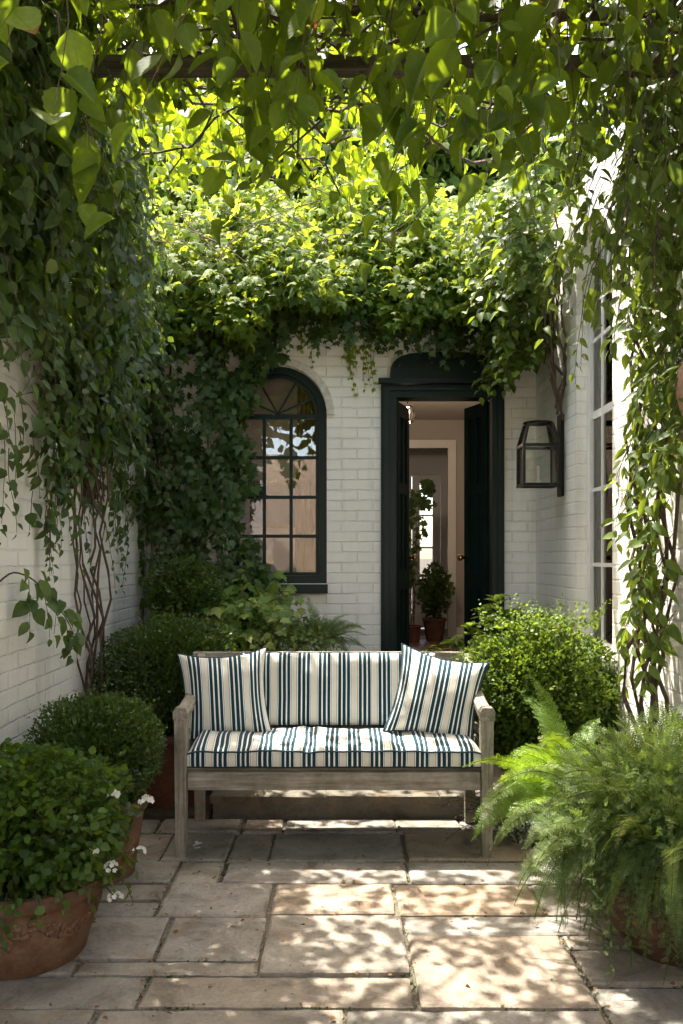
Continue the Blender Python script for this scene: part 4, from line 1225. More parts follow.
# ------------------------------------------------------------------ ferns
def fern(name, label, c, n, len_, elev, mat, potargs=None, gap=.012, pl=.05, tipdir=None, arc=1.0, loc_r=.05, tm=T_PINNA, az=(0, 2*PI), fluff=.12, cloud=None):
    t = thing(name, label, 'fern' if not potargs else 'potted plant', potargs[0] if potargs else (c[0], c[1], 0))
    if potargs: pot(t, *potargs[:6], round_=True)
    L = Leaves(); bm = bmesh.new()
    for k in range(n):
        a = random.uniform(*az); el = random.uniform(*elev); ln = random.uniform(*len_)
        d = Vector((math.cos(a) * math.cos(el), math.sin(a) * math.cos(el), math.sin(el)))
        p = Vector(c) + Vector((math.cos(a), math.sin(a), 0)) * random.random() * loc_r + Vector((0, 0, random.uniform(-.02, .02)))
        pts = [p.copy()]; steps = int(ln / gap); bt = min(.95, max(.05, random.gauss(.48, .24)))
        drop = arc * random.uniform(.7, 1.3)
        tw = random.gauss(0, .5); clean = fluff > .3 and random.random() < .35; fl = .1 if clean else fluff; plk = pl * (1.5 if clean else 1)
        for i in range(steps):
            f = i / steps
            d = (d + Vector((0, 0, -drop * gap / ln * (1.0 + 1.6 * f))) + Vector((random.gauss(0, .012), random.gauss(0, .012), random.gauss(0, .008)))).normalized()
            p = p + d * gap
            if p.z < .012: p.z = .012
            pts.append(p.copy())
            side = d.cross(Vector((0, 0, 1)))
            if side.length < .15: side = Vector((-math.sin(a), math.cos(a), 0))
            side.normalize(); up = side.cross(d)
            side = (side * math.cos(tw) + up * math.sin(tw)); up = side.cross(d)
            if f > .1:
                w_ = plk * (math.sin(min(1, (f - .05) * 2.6) * PI / 2)) * (1 - f ** 2.5) + .006
                for s in (-1, 1):
                    D = side * s + d * .45 + up * random.uniform(-fl, fl + .1) + Vector((0, 0, -fl * .3))
                    L.add(p, D, up + side * s * .1, w_ * random.uniform(.85, 1.1), min(1, max(0, bt + .15 * f + random.gauss(0, .06))))
        tube(bm, pts[::3] + [pts[-1]], .0016, 3, cap=False)
    if cloud:
        P, D, Nn, S, ti = ball_leaves(cloud[0], cloud[1], cloud[2], .05, out=1.2, shell=.6, lump=.22)
        L.extend(P, D + np.array([0, 0, -.35]), Nn, S, ti + .05)
        for k in range(46):   # long trailing fronds down the pot side
            a = random.uniform(PI * .75, PI * 1.45); p = Vector((c[0] + .34 * math.cos(a), c[1] + .34 * math.sin(a), .46))
            strand(L, bm, p, (math.cos(a), math.sin(a), .1), random.uniform(.2, .48), .010, .034, (math.cos(a), math.sin(a), 0), sag=.55, wob=.2, drop=.2, base_t=.5)
    L.build('frond', tm, M[mat], t); obj('frond_stalk', bm, M[mat], t)
    return t
FC = (1.20, 3.02, 0)
fern('potted_fern', 'large feathery fern spilling from a round terracotta pot at the front right', (1.20, 3.02, .36), 300, (.24, .52), (.0, 1.45), 'fern',
     (FC, .285, .17, .30, M['terra_old'], .04), arc=1.25, pl=.036, loc_r=.26, gap=.008, fluff=.55, cloud=((1.20, 3.02, .52), (.40, .36, .27), 5000))
fern('garden_fern', 'yellow green fern rising between the potted fern and the right hand shrub', (1.05, 3.72, .35), 46, (.30, .55), (.35, 1.3), 'fern_b', arc=.9, pl=.06, gap=.012, loc_r=.08)
fern('garden_fern', 'small dark fern against the wall between window and doorway', (-.15, 5.70, .80), 34, (.25, .42), (.4, 1.3), 'fern', arc=1.0, pl=.045, loc_r=.05)

# silver foliage near the bench leg
sv = thing('silver_foliage_plant', 'small silvery grey plant beside the right front bench leg', 'plant', (.86, 4.05, 0))
L = Leaves(); bm = bmesh.new()
for k in range(70):
    a = random.uniform(0, 2*PI)
    strand(L, bm, (.88 + .05 * math.cos(a), 4.1 + .05 * math.sin(a), .01), (math.cos(a) * .6, math.sin(a) * .6, 1.2), random.uniform(.18, .50), .016, .028, (math.cos(a), math.sin(a), .5), sag=.2, drop=.1)
L.build('foliage', T_LANCE, M['silver'], sv); obj('stem', bm, M['twig'], sv)

# ------------------------------------------------------------------ right shrubs
rs = box_ball('evergreen_shrub', 'broad rounded evergreen shrub with sunlit top behind the right bench arm', 'shrub', (1.04, 4.42, .66), (.41, .36, .40), 17000, .024, None, mat='choisya', lump=.12, tm=T_OV)
L = Leaves()
for k in range(60):
    a = random.uniform(0, 2*PI); r = random.random() ** .5 * .33
    strand(L, None, (1.04 + r * math.cos(a), 4.42 + r * math.sin(a), .93 + .1 * (1 - r)), (math.cos(a) * .3, math.sin(a) * .3, 1), random.uniform(.08, .2), .014, .030, (math.cos(a), -.4, .8), sag=.05, drop=-.1, base_t=.7)
L.build('young_shoots', T_OV, M['choisya'], rs)
yp = thing('leafy_shrub', 'light green open shrub with whorled leaves beside the doorway', 'shrub', (.98, 5.1, .12))
L = Leaves(); bm = bmesh.new()
for k in range(46):
    a = random.uniform(0, 2*PI); r = random.random() * .34
    top = Vector((.98 + r * math.cos(a), 5.1 + r * math.sin(a) * .7, .78 + random.random() * .42 * (1 - r)))
    tube(bm, wobble(smooth_path([(.98, 5.1, .12), (.98 + r * .4 * math.cos(a), 5.1, .45), top], 4), .02, 5, k), .004, 4, cap=False)
    for q in range(11):
        b = q * 2.4; el = random.uniform(-.1, .8)
        d = Vector((math.cos(b), math.sin(b), el))
        L.add(top + Vector((0, 0, -.012 * q * .5)), d, Vector((d.x * -.3, d.y * -.3, 1)), random.uniform(.06, .10), random.uniform(.4, .9))
L.build('foliage', T_OV, M['choisya'], yp); obj('stem', bm, M['twig'], yp)
yp = thing('low_foliage_plant', 'low yellow green plant by the doorstep behind the bench', 'plant', (.52, 5.0, .12))
L = Leaves(); bm = bmesh.new()
for k in range(40):
    a = random.uniform(0, 2*PI); r = random.random() * .22
    top = Vector((.55 + r * math.cos(a) * 1.3, 5.0 + r * math.sin(a), .62 + random.random() * .24))
    tube(bm, wobble(smooth_path([(.52, 5.0, .12), (.53, 5.0, .35), top], 4), .02, 5, k), .003, 4, cap=False)
    for q in range(9):
        b = q * 2.4
        d = Vector((math.cos(b), math.sin(b), random.uniform(-.1, .7)))
        L.add(top + Vector((0, 0, -.02 * q)), d, Vector((d.x * -.3, d.y * -.3, 1)), random.uniform(.035, .06), random.uniform(.4, .9))
L.build('foliage', T_OV, M['choisya'], yp); obj('stem', bm, M['twig'], yp)
# dark hedge behind the bench, seen through its back
box_ball('low_hedge', 'low dark green bush on the terrace behind the bench', 'shrub', (-.15, 5.0, .36), (.62, .22, .26), 9000, .022, None, lump=.15)

# ------------------------------------------------------------------ climbers
def wall_sheet(L, to, Nrm, ulo, uhi, vlo, vhi, mask, n, size, thick, tint=.45, drift=None):
    """leaves over a wall: to(u,v,d) maps to space; mask(u,v) -> 0..1; thick(u,v)"""
    U = R.uniform(ulo, uhi, n); V = R.uniform(vlo, vhi, n)
    keep = np.array([random.random() < mask(u, v) for u, v in zip(U, V)])
    U, V = U[keep], V[keep]; m = len(U)
    T_ = np.array([thick(u, v) for u, v in zip(U, V)])
    dd = T_ * (.15 + .85 * R.random(m) ** .6)
    P = np.array([to(u, v, -d) for u, v, d in zip(U, V, dd)])
    nr = np.array(Nrm)
    D = np.array([0, 0, -1.0]) + R.normal(0, .55, (m, 3)) + nr * .35
    Nn = nr * 1.0 + np.array([0, 0, .55]) + R.normal(0, .42, (m, 3))
    S = size * R.uniform(.55, 1.35, m)
    t = tint + .16 * nz(P, 4, 1) + R.normal(0, .15, m) + .15 * (dd / np.maximum(T_, .01) - .5)
    L.extend(P, D, Nn, S, t)

def n2(u, v, f, s=0): return noise.noise(Vector((u * f, v * f, s)))

def stem_bundle(bm, base, tops, r=.012, seed=0, amp=.05):
    for k, tp in enumerate(tops):
        pts = [Vector(base) + (Vector(tp) - Vector(base)) * t + Vector((0, 0, 0)) for t in np.linspace(0, 1, 16)]
        pts = wobble(pts, amp, 2.3, seed + k * 1.7)
        pts = wobble(pts, amp * .3, 9, seed + k)
        tube(bm, pts, [r * (1.1 - .5 * i / 16) for i in range(16)], 6, cap=False)

# left wall climber
lc = thing('wall_climber', 'dense dark climber covering the upper left wall with bare twisted stems below', 'climbing plant', (LX + .05, 4.7, 0))
def mL(u, v):
    edge = 1.66 + .22 * n2(u, 0, 1.6) + (.50 if u < 3.62 else 0) + .12 * n2(u, v, 6)
    d = (v - edge) / .35
    a = min(1, max(0, d))
    hole = n2(u, v, 2.6, 4) + .5 * n2(u, v, 6, 1)
    dens = (1 if hole > -.26 else .15) if v > 2.25 else (.8 if hole > .0 + .15 * (2.2 - v) else .06)
    return a * dens
def tL(u, v): return .05 + max(0, min(1, (v - 1.7) / 1.1)) * ((.42 if u < 3.7 else max(.10, .42 - .20 * (u - 3.7))) + .16 * n2(u, v, 1.9))
L = Leaves(); wall_sheet(L, wl, (1, 0, 0), 2.2, BY - .02, 1.3, 3.5, mL, 21000, .070, lambda u, v: tL(u, v), .40)
bm = bmesh.new()
for k in range(210):
    y = random.uniform(2.3, 5.95); z = random.uniform(2.0, 3.55); x = LX + tL(y, z) * random.uniform(.6, 1.1)
    strand(L, bm, (x, y, z), (.5, -.25, -.3), random.uniform(.15, .45), .045, .075, (1, -.35, .1), sag=.7, wob=.5, base_t=.45)
for k in range(45):   # thin ragged strands over the bare part
    y = random.uniform(3.2, 5.9); z = random.uniform(1.6, 2.1)
    strand(L, bm, (LX + .05, y, z), (.1, -.1, -1), random.uniform(.2, .55), .045, .060, (1, -.3, .1), sag=.9, base_t=.4, clamp=lambda p: Vector((max(p.x, LX + .015), p.y, p.z)))
L.build('foliage', T_OV, M['ivy'], lc)
stem_bundle(bm, (LX + .06, 4.72, 0), [(LX + .05, 4.55, 1.95), (LX + .06, 4.72, 2.1), (LX + .05, 4.85, 2.0), (LX + .09, 4.65, 2.4), (LX + .05, 4.30, 1.8), (LX + .07, 4.9, 2.2), (LX + .06, 4.6, 2.3)], .0085, 2, .12)
stem_bundle(bm, (LX + .05, 4.60, .5), [(LX + .04, 4.35, 1.8), (LX + .04, 4.5, 1.9)], .006, 7, .09)
for k in range(40):
    y = random.uniform(2.5, 5.9)
    tube(bm, wobble([(LX + .04, 4.7 + (y - 4.7) * t, 1.7 + 1.6 * t) for t in np.linspace(0, 1, 12)], .12, 2, k), .005, 4, cap=False)
obj('stem', bm, M['bark'], lc)

# sprig with larger leaves on the left wall
sp = thing('climbing_shoot', 'leafy shoot with larger leaves arching out from the bare part of the left wall', 'climbing plant', (LX + .03, 3.1, 0))
L = Leaves(); bm = bmesh.new()
main = smooth_path([(LX + .03, 3.1, 0), (LX + .02, 3.15, .7), (LX + .02, 3.3, 1.15), (LX + .04, 3.5, 1.32), (LX + .09, 3.72, 1.27), (LX + .12, 3.95, 1.12), (LX + .12, 4.10, 1.02)], 6)
tube(bm, wobble(main, .012, 7), [.006 - .004 * i / len(main) for i in range(len(main))], 5)
for q, p in enumerate(main[20:]):
    for s in range(2):
        d = Vector((random.uniform(.1, .5), random.uniform(-.8, .5), random.uniform(-1.1, -.2)))
        if random.random() < .6: L.add(p + Vector((random.uniform(-.03, .06), random.uniform(-.05, .05), random.uniform(-.07, .05))), d, Vector((1, -.6 + random.gauss(0, .4), .4)), random.uniform(.06, .10), random.uniform(.5, .95))
for p in main[22::3]:
    strand(L, bm, p, (.1, random.uniform(-.6, .6), -.8), random.uniform(.1, .3), .045, .085, (1, -.5, .3), sag=.8, base_t=.55, rad=.002)
L.build('foliage', T_OV, M['ivy'], sp); obj('stem', bm, M['twig'], sp)

# ivy on the back wall, left part
bc = thing('wall_ivy', 'thick lobed ivy on the back wall between the left corner and the arched window', 'climbing plant', (-1.15, BY - .05, 0))
def mB(u, v):
    right = -.63 + .08 * n2(v, 0, 3) + .05 * n2(u, v, 9)
    if v < 1.4: right += .10
    if v > 2.55: right += (v - 2.55) * .55
    a = max(0, min(1, (right - u) / .10 + .5))
    hole = n2(u, v, 3.2, 8) + .6 * n2(u, v, 7, 2)
    return a * (1 if hole > -.08 else .08)
L = Leaves(); wall_sheet(L, wx, (0, -1, 0), LX, 0.1, .5, 3.3, mB, 9500, .075, lambda u, v: .08 + .16 * max(0, min(1, (v - .8))) + .06 * n2(u, v, 2), .42)
bm = bmesh.new()
for k in range(90):
    x = random.uniform(LX + .05, -.80); z = random.uniform(1.3, 3.2)
    strand(L, bm, (x, BY - .22, z), (.2, -.4, -.3), random.uniform(.2, .5), .05, .075, (.2, -1, .1), sag=.9, base_t=.45)
L.build('foliage', T_IVY, M['ivy'], bc)
stem_bundle(bm, (-1.2, BY - .04, 0), [(-1.2, BY - .05, 2.8), (-.95, BY - .05, 2.6), (-1.35, BY - .05, 2.5), (-.8, BY - .05, 3.2)], .012, 5, .08)
obj('stem', bm, M['bark'], bc)

# mass of sunlit ivy crowning the back wall
tc_ = thing('wall_top_ivy', 'sunlit yellow green ivy heaped along the top of the back wall', 'climbing plant', (-.1, BY + .1, 3.35))
L = Leaves(); bm = bmesh.new()
n = 26000
X = R.uniform(LX - .3, RX + .35, n); V = R.random(n)
top = 4.25 + .16 * np.sin(X * 2.3 + 1) + .10 * np.sin(X * 6.1)
low = 3.05 + .05 * np.sin(X * 5 + 2) + .05 * np.sin(X * 13)
low = np.where(X < -.6, low - .12, low)
z = low + (top - low) * V
y = BY - .50 + .95 * V ** 1.3 + R.random(n) ** 1.8 * .45 + .10 * np.sin(X * 5 + 3 * V) + .06 * np.sin(X * 11 + 7 * V)
y = np.where(z < 3.36, np.minimum(y, BY - .03), y)
P = np.stack([X, y, z], 1) + R.normal(0, .03, (n, 3))
D = np.array([0, -.25, -.8]) + R.normal(0, .6, (n, 3)); Nn = np.array([0, -.55, .9]) + R.normal(0, .5, (n, 3))
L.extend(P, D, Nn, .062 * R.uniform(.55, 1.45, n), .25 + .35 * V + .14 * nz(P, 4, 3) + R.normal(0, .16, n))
for k in range(300):
    x = random.uniform(LX, RX); v = random.random()
    strand(L, bm, (x, BY - .42 + .85 * v, 3.2 + 1.0 * v), (random.gauss(0, .6), -.5, .5 * v + .2), random.uniform(.12, .35), .05, .085, (0, -.9, .5), sag=.7, base_t=.35 + .4 * v)
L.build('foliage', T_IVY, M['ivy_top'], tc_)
for k in range(22):
    x = random.uniform(LX, RX - .2); a = random.choice((-1, 1))
    tube(bm, wobble([(x + a * t * .9, BY - .12 - .15 * math.sin(t * 3), 3.2 + t * .55) for t in np.linspace(0, 1, 12)], .22, 2.0, k), .0035, 4, cap=False)
obj('stem', bm, M['bark'], tc_)

# darker ivy skirt hanging over the top edge of the back wall
sk = thing('hanging_ivy', 'dark fringe of ivy leaves hanging over the arched doorway head', 'climbing plant', (.4, BY - .1, 3.2))
L = Leaves(); bm = bmesh.new()
for k in range(210):
    x = random.uniform(-.75, 1.15)
    ln = random.uniform(.10, .26) + (.12 if x > .45 else 0) + (.20 * random.random() if x < -.4 else 0)
    strand(L, bm, (x, BY - random.uniform(.05, .30), random.uniform(3.0, 3.35)), (random.gauss(0, .3), -.3, -.4), ln, .045, .078, (0, -1, .25), sag=.9, base_t=.45)
L.build('foliage', T_IVY, M['ivy'], sk); obj('stem', bm, M['twig'], sk)
# small hanging sprigs on the white wall
for x0_, x1_, zb, nn_, lab in ((.02, .20, 2.52, 9, 'pale ivy sprig trailing down the wall between window and doorway'), (-.30, -.18, 2.72, 4, 'short thin ivy tendril just right of the arched window top')):
    h = thing('ivy_sprig', lab, 'climbing plant', ((x0_ + x1_) / 2, BY - .02, 3.1))
    L = Leaves(); bm = bmesh.new()
    for k in range(nn_):
        x = random.uniform(x0_, x1_); top = 3.08; ln = (top - zb) * random.uniform(.45, 1.0)
        strand(L, bm, (x, BY - .03, top), (random.gauss(0, .12), -.02, -1), ln, .040, .052, (0, -1, .25), sag=.7, wob=.35, base_t=.6, clamp=lambda p: Vector((p.x, min(BY - .012, max(p.y, BY - .08)), p.z)))
    L.build('foliage', T_IVY, M['ivy_top'], h); obj('stem', bm, M['twig'], h)

# right corner climber above the lantern
rc = thing('corner_climber', 'yellow green climber drooping above the wall lantern', 'climbing plant', (1.33, 5.3, 2.3))
L = Leaves(); bm = bmesh.new()
for k in range(400):
    f = random.random()
    x = random.uniform(.98, 1.37); y = random.uniform(5.3, 5.98); z = random.uniform(2.72, 3.85)
    if z < 3.0: x = random.uniform(1.12, 1.38)
    if z > 3.05 and k % 2: y = random.uniform(4.85, 5.5); x = random.uniform(1.05, 1.39)
    strand(L, bm, (x, y, z), (-.75, -.35, .05), random.uniform(.18, .42), .042, .095, (-.45, -.6, .55), sag=.65, base_t=.55, drop=.5)
L.build('foliage', T_LANCE if False else T_OV, M['wist'], rc)
stem_bundle(bm, (1.36, 5.28, 2.28), [(1.34, 5.2, 3.3), (1.25, 5.3, 3.4), (1.36, 5.5, 3.5), (1.2, 5.0, 3.3), (1.33, 5.1, 3.6), (1.30, 5.2, 3.1), (1.37, 5.4, 3.2)], .008, 3, .11)
obj('stem', bm, M['bark'], rc)

# near right climber with twisted bare stems
rn = thing('wall_climber', 'long leaved climber hanging down the near right wall over twisted stems', 'climbing plant', (1.34, 3.62, 0))
L = Leaves(); bm = bmesh.new()
def cr(p): return Vector((min(p.x, RX - .02), p.y, p.z))
for k in range(265):
    y = random.uniform(3.15, 3.72); z = random.uniform(1.85, 3.45); x = RX - random.uniform(.04, .22) * (1 if z > 2.4 else .6)
    strand(L, bm, (x, y, z), (-.2, -.35, -.4), random.uniform(.10, .34), .036, .09, (-.7, -.7, .3), sag=.7, wob=.6, base_t=.52, clamp=cr)
for k in range(50):
    y = random.uniform(3.35, 3.75); z = random.uniform(1.1, 1.95); x = RX - random.uniform(.05, .14)
    strand(L, bm, (x, y, z), (-.4, -.1, -.4), random.uniform(.15, .36), .042, .085, (-.7, -.7, .3), sag=.85, base_t=.55, clamp=cr)
for k in range(150):   # thick dark part at the top against the pergola
    y = random.uniform(2.6, 3.5); z = random.uniform(2.6, 3.5); x = RX - random.uniform(.05, .50)
    strand(L, bm, (x, y, z), (-.3, -.15, -.5), random.uniform(.2, .6), .045, .075, (-.7, -.7, .3), sag=.85, base_t=.4, clamp=cr)
L.build('foliage', ovate(.22, 4, .25, .06), M['wist'], rn)
stem_bundle(bm, (1.30, 3.62, 0), [(1.33, 3.58, 2.3), (1.36, 3.5, 2.5), (1.28, 3.7, 2.6), (1.35, 3.4, 2.2), (1.34, 3.75, 2.0), (1.30, 3.55, 3.2), (1.36, 3.30, 3.0), (1.31, 3.66, 2.9), (1.34, 3.50, 2.7)], .010, 9, .15)
obj('stem', bm, M['bark'], rn)

# ------------------------------------------------------------------ pergola and its vine
pg = thing('pergola', 'weathered timber pergola beam and rafters buried in vine overhead', 'pergola', (0, 3.1, 3.15))
for y in (3.10, 1.9, .7, -.5): bxo('beam', M['beam'], pg, (LX - .2, RX - .003, y - .03, y + .03, 3.18, 3.235), bevel=.004)
for x in (-1.1, -.35, .4, 1.1): bxo('rafter', mat_wood('rafter_oak', 1, (.05, .038, .022), (.17, .14, .09)) if x < -1 else bpy.data.materials['rafter_oak'], pg, (x - .025, x + .025, -.9, 3.3, 3.238, 3.30), bevel=.003)

pv = thing('pergola_vine', 'broad leaved vine over the pergola with shoots hanging into the top of the view', 'climbing plant', (-1.2, 2.6, 0))
bm = bmesh.new(); L = Leaves(); LS = Leaves()
# tangled woody twigs on the pergola and reaching to the back wall
for k in range(230):
    x = random.uniform(-1.5, 1.5); y = random.uniform(1.4, 3.5); a = random.uniform(0, 2*PI); ln = random.uniform(.5, 1.4)
    pts = wobble([(x + math.cos(a) * ln * t, y + math.sin(a) * ln * t, 3.30 + .12 * random.random() * t) for t in np.linspace(0, 1, 10)], .16, 2.2, k)
    tube(bm, pts, random.uniform(.003, .009), 4, cap=False)
for k in range(14):
    x = random.uniform(-1.4, 1.3)
    pts = wobble([(x + random.uniform(-.1, .1) + t * random.uniform(-.3, .3), 3.0 + 3.0 * t, 3.28 + .45 * math.sin(t * PI) * 1 + .35 * t) for t in np.linspace(0, 1, 18)], .22, 1.7, k)
    tube(bm, pts, random.uniform(.002, .005), 4, cap=False)
tube(bm, wobble([(LX + .15, 2.3, 0), (LX + .12, 2.3, 1.2), (LX + .15, 2.35, 2.4), (-1.1, 2.6, 3.28), (-.4, 2.9, 3.33), (.6, 3.0, 3.34), (1.3, 3.0, 3.32)], .05, 2), .022, 7)
# small leaves massed on top
n = 22000
P = np.stack([R.uniform(-1.7, 1.6, n), R.uniform(.6, 3.5, n), R.uniform(3.2, 3.85, n)], 1)
LS.extend(P, np.array([0, 0, -.7]) + R.normal(0, .6, (n, 3)), np.array([0, -.2, .8]) + R.normal(0, .5, (n, 3)), (.052 + .04 * (R.random(n) > .85)) * R.uniform(.6, 1.3, n), .40 + R.normal(0, .2, n))
# looser canopy reaching back over the bench: gives the dappled light
n = 3000
P = np.stack([R.uniform(-1.5, 1.45, n), R.uniform(3.3, 5.7, n), np.zeros(n)], 1)
P[:, 2] = 3.45 + .22 * (P[:, 1] - 3.4) + R.uniform(-.12, .25, n)
cl = nz(P * np.array([1, 1, 0]), 3.1, 5) + .6 * nz(P * np.array([1, 1, 0]), 7.3, 2)
P = P[((cl > -.05) | (P[:, 0] < -.7)) & ~((P[:, 0] > .45) & (P[:, 1] > 4.4))]; n = len(P)
LS.extend(P, np.array([0, 0, -.6]) + R.normal(0, .6, (n, 3)), np.array([0, -.2, .9]) + R.normal(0, .4, (n, 3)), .085 * R.uniform(.6, 1.3, n), .55 + R.normal(0, .2, n))
n = 420
P = np.stack([R.uniform(-.80, .05, n), R.uniform(3.45, 4.3, n), R.uniform(3.35, 3.65, n)], 1)
cl = nz(P * np.array([1, 1, 0]), 6.1, 9); P = P[cl > -.1]; n = len(P)
LS.extend(P, np.array([0, 0, -.6]) + R.normal(0, .6, (n, 3)), np.array([0, -.2, .9]) + R.normal(0, .4, (n, 3)), .085 * R.uniform(.6, 1.3, n), .55 + R.normal(0, .2, n))
LS.build('canopy_foliage', T_OV, M['vine'], pv, uv=True)
# hanging shoots with big leaves
def hang(x0, x1, y0, y1, zt, zl, n, sz, t=.5):
    for k in range(n):
        x = random.uniform(x0, x1); y = random.uniform(y0, y1); lo = zl + random.uniform(-.05, .25); 
        strand(L, bm, (x, y, zt + random.uniform(-.05, .1)), (random.gauss(0, .25), random.gauss(0, .2), -.6), zt - lo, .085, sz, (random.gauss(0, .3), -1, .2), sag=1.0, wob=.6, base_t=t, drop=.45)
hang(-1.30, -.85, 1.9, 2.7, 3.2, 2.45, 17, 0.123)
hang(-.85, -.45, 2.0, 2.8, 3.2, 2.66, 9, 0.115)
hang(-.45, -.10, 2.0, 2.9, 3.2, 2.50, 10, 0.119)
hang(-.10, .20, 1.9, 2.8, 3.2, 2.45, 10, 0.115)
hang(.15, .55, 2.0, 2.9, 3.2, 2.28, 15, 0.119)
hang(.55, .95, 2.0, 2.9, 3.2, 2.58, 11, 0.115)
hang(.90, 1.30, 2.0, 2.8, 3.2, 2.66, 7, 0.115)
hang(-.55, .85, 3.2, 4.2, 3.5, 2.98, 17, 0.082)
for (x, y, z, s) in ((-.62, 1.62, 2.42, .13), (-.53, 1.6, 2.46, .12), (-.66, 1.7, 2.32, .11), (-.80, 2.1, 2.22, .11), (-.72, 2.15, 2.30, .10), (-.28, 2.0, 2.36, .11), (.42, 2.0, 2.55, .11)):
    strand(L, bm, (x + random.uniform(-.1, .1), y + .12, z + .62), (random.gauss(0, .2), -.15, -.8), .62, .10, s * 1.15, (random.gauss(0, .3), -1, .2), sag=.9, wob=.5, base_t=.6, drop=.5)
L2 = Leaves(); L1 = Leaves()
for i_ in range(len(L.P)):
    (L1 if random.random() < .6 else L2).add(L.P[i_], L.D[i_], L.N[i_], L.S[i_], L.t[i_])
L1.build('broad_leaves', T_BIG, M['vine'], pv, uv=True)
L2.build('broad_leaves', ovate(.33, 14, .45, .25, .05, peak=.48, pw=2.2, bp_=.9), M['vine'], pv, uv=True)
obj('stem', bm, M['bark'], pv)

# ------------------------------------------------------------------ trees beyond the wall
def tree(label, c, rad, n, size, h0, seed):
    t = thing('garden_tree', label, 'tree', (c[0], c[1], 0), 'trees beyond the back wall')
    bm = bmesh.new()
    tube(bm, wobble([(c[0], c[1], 0), (c[0] + .05, c[1], h0 * .6), (c[0], c[1], h0 + rad[2] * .3)], .1, 1, seed), [.16, .12, .07], 8)
    Ls = Leaves()
    for k in range(26):
        d = rnd_unit(1)[0]; d[2] = abs(d[2]) * .9 - .15
        q = np.array(c) + d * np.array(rad) * random.uniform(.55, .95)
        tube(bm, wobble([(c[0], c[1], h0 * .8), tuple((np.array(c) + q) / 2 - np.array([0, 0, .2])), tuple(q)], .12, 1.2, k), [.05, .03, .01], 5, cap=False)
        m = n // 26
        P = q + rnd_unit(m) * (R.random(m) ** .4)[:, None] * np.array([rad[0], rad[1], rad[2] * .7]) * .42
        Ls.extend(P, np.array([0, 0, -.5]) + R.normal(0, .7, (m, 3)), np.array([0, -.2, .8]) + R.normal(0, .6, (m, 3)), size * R.uniform(.6, 1.4, m), .55 + R.normal(0, .2, m))
    Ls.build('crown', T_OV, M['tree'], t); obj('trunk', bm, M['bark'], t)
tree('bright leafy tree beyond the back wall at the left', (-2.3, 8.6, 4.9), (1.5, 1.3, 1.3), 7000, .10, 3.2, 1)
tree('bright leafy tree beyond the back wall at the centre', (.1, 13.6, 6.2), (2.6, 1.6, 2.3), 15000, .15, 4.0, 2)
tree('bright leafy tree beyond the back wall at the right', (2.4, 13.4, 6.4), (2.2, 1.5, 2.3), 12000, .15, 4.0, 3)
tree('bright tree standing close behind the house roof', (.3, 9.8, 5.5), (2.8, 1.2, 2.1), 30000, .12, 3.4, 8)
tree('tall bright tree behind the left corner of the courtyard', (-2.6, 13.4, 6.8), (2.3, 1.6, 2.3), 12000, .15, 4.0, 4)
tree('leafy tree beyond the garden wall at the left', (-3.4, 4.2, 4.2), (1.0, 1.6, .9), 5000, .10, 3.0, 5)

# ------------------------------------------------------------------ plants inside the hall
hp = thing('hall_plant', 'dark bushy houseplant in a clay pot at the far end of the hall', 'potted plant', (1.14, 10.3, FLOOR))
pot(hp, (1.14, 10.3, FLOOR), .15, .10, .28, M['terra_old'], .04)
bm = bmesh.new(); L = Leaves()
P, D, Nn, S, ti = ball_leaves((1.14, 10.3, FLOOR + .62), (.20, .19, .32), 900, .06, shell=.8, lump=.15)
L.extend(P, D, Nn, S, ti); L.build('foliage', T_OV, M['ivy'], hp)
stems_in(bm, (1.14, 10.3, FLOOR + .25), (1.14, 10.3, FLOOR + .6), (.15, .15, .3), 14); obj('stem', bm, M['twig'], hp)
hp = thing('hall_climber', 'straggling climbing houseplant against the glazed white hall doors', 'houseplant', (.86, 10.15, FLOOR))
pot(hp, (.86, 10.15, FLOOR), .11, .08, .20, M['terra_dark'], .03)
bm = bmesh.new(); L = Leaves()
for k in range(7):
    pts = wobble(smooth_path([(.86, 10.15, FLOOR + .18), (.84, 10.15, 1.2), (.88 + random.uniform(-.12, .3), 10.15, 1.9 + random.random() * .4), (.95 + random.uniform(-.1, .25), 10.1, 2.2 - random.random() * .4)], 7), .06, 3, k)
    tube(bm, pts, .004, 4, cap=False)
    for p in pts[6:]:
        for q in range(2):
            d = Vector(rnd_unit(1)[0]); d.z -= .4
            L.add(p, d, (random.gauss(0, .3), -1, .4), random.uniform(.05, .10))
L.build('foliage', T_IVY, M['ivy'], hp); obj('stem', bm, M['twig'], hp)
fr_ = thing('reflection_panel', 'dark blue framed picture added in the room to stand for a dark reflection in the arched window', 'placeholder', (-.60, 8.27, 1.9))  # added panel; stands in for a dark blue reflection in the panes
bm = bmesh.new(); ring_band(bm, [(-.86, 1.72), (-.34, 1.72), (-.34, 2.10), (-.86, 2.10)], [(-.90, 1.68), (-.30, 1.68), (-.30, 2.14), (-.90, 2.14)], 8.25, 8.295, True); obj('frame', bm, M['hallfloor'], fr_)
bxo('blue_face', mat_simple('dark_blue_panel', (.03, .045, .08), .6, .8, 6, .2), fr_, (-.862, -.338, 8.27, 8.28, 1.718, 2.102))
cu = thing('reflection_drape', 'reddish brown curtain added inside the arched window to stand for rust tones reflected in its panes', 'reflection_drape', (-.20, BY + .42, FLOOR))  # added cloth; repeats the rust tones reflected in the panes
bm = bmesh.new(); vv = []
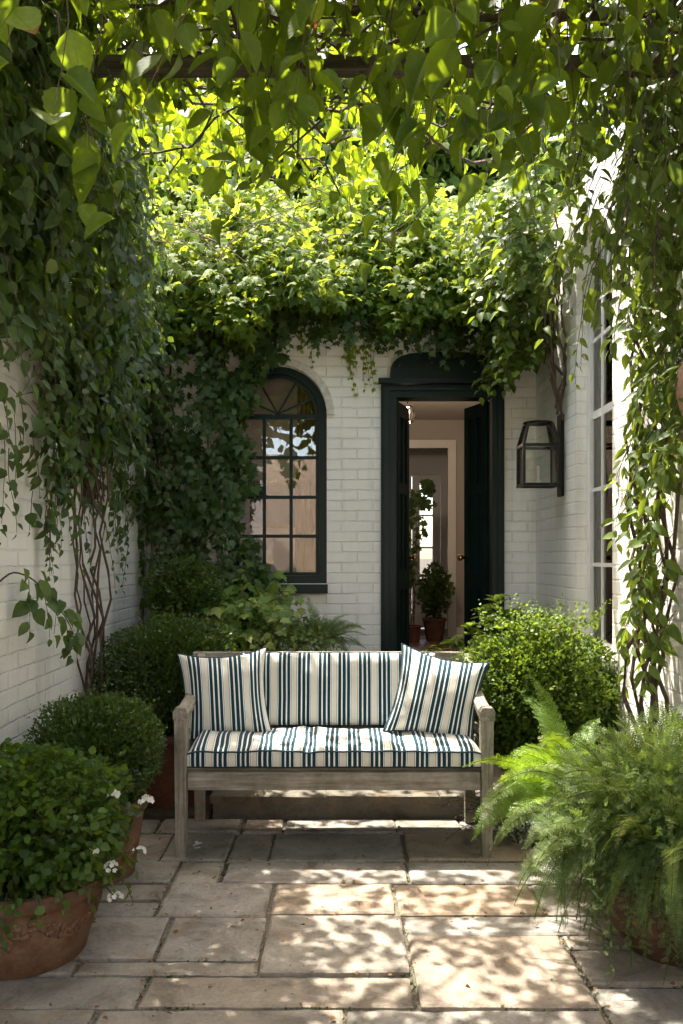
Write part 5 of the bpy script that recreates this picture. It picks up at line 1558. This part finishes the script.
for i_ in range(41):
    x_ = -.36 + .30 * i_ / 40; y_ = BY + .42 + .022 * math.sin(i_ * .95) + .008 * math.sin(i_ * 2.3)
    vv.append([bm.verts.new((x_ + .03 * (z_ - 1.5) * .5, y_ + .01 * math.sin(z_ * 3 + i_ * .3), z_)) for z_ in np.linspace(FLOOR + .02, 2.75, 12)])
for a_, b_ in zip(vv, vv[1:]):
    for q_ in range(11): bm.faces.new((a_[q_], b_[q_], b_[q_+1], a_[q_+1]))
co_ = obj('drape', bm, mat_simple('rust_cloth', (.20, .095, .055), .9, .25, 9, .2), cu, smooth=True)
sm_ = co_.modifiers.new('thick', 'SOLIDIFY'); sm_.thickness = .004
bm = bmesh.new(); tube(bm, [(-.95, BY + .42, 2.78), (-.02, BY + .42, 2.78)], .010, 8); obj('drape_rod', bm, M['iron'], cu)
# plant and chair-height clutter inside the room behind the arched window
ip = thing('window_houseplant', 'houseplant standing inside the arched window', 'houseplant', (-.62, 6.75, FLOOR))
pot(ip, (-.62, 6.75, FLOOR), .18, .13, .36, M['terra_dark'], .04)
bm = bmesh.new(); L = Leaves()
for k in range(34):
    a = random.uniform(0, 2*PI)
    strand(L, bm, (-.50, 6.75, .62 + random.random() * .3), (math.cos(a) * .6, math.sin(a) * .4, 1.4), random.uniform(.3, .6), .06, .09, (0, -1, .4), sag=.6, base_t=.5)
L.build('foliage', T_OV, M['ivy'], ip); obj('stem', bm, M['twig'], ip)

# ------------------------------------------------------------------ moss and litter on the paving
L = Leaves()
for (x0, x1, y0, y1) in SL:
    if y1 < 2.2: continue
    for (ax0, ay0, ax1, ay1) in ((x0, y0, x1, y0), (x0, y0, x0, y1)):
        m_ = int(math.hypot(ax1 - ax0, ay1 - ay0) * 110)
        for q in range(m_):
            t_ = random.random(); px_, py_ = ax0 + (ax1 - ax0) * t_, ay0 + (ay1 - ay0) * t_
            if noise.noise(Vector((px_ * 4.5, py_ * 4.5, 2))) < .08: continue
            L.add((px_ + random.gauss(0, .004), py_ + random.gauss(0, .004), -.010), (random.gauss(0, .8), random.gauss(0, .8), .8), (random.gauss(0, 1), random.gauss(0, 1), 1), random.uniform(.006, .013))
tag(L.build('moss', T_OV, M['moss'], None), 'moss and tiny weeds growing in the joints of the flagstones', 'moss', kind='stuff')
pt = thing('fallen_petal', 'white petal lying on the paving by the left bench leg', 'petal', (-.70, 4.03, .003))
leaves('petal', T_PET, [(-.715, 4.04, .006), (-.70, 4.02, .006), (-.69, 4.05, .006)], [(1, .2, .05), (.6, -.8, .05), (-.5, .7, .1)], [(0, 0, 1)] * 3, [.05, .04, .035], M['petal'], pt)
n = 420
P = np.stack([R.uniform(-1.2, .9, n), R.uniform(2.4, 4.4, n), np.full(n, .006)], 1)
for i_ in range(n):
    if i_ % 4:
        sl_ = random.choice([q for q in SL if q[3] > 2.3]); P[i_, 0] = (sl_[0] if i_ % 2 else random.uniform(sl_[0], sl_[1])) + random.gauss(0, .012); P[i_, 1] = (random.uniform(sl_[2], sl_[3]) if i_ % 2 else sl_[2]) + random.gauss(0, .012)
o = leaves('leaf_litter', T_OV, P, np.concatenate([R.normal(0, 1, (n, 2)), np.zeros((n, 1)) + .05], 1), np.array([0, 0, 1.0]) + R.normal(0, .25, (n, 3)), R.uniform(.006, .022, n), M['dead'], None)
tag(o, 'tiny dry leaves and bits scattered over the flagstones', 'litter', kind='stuff')
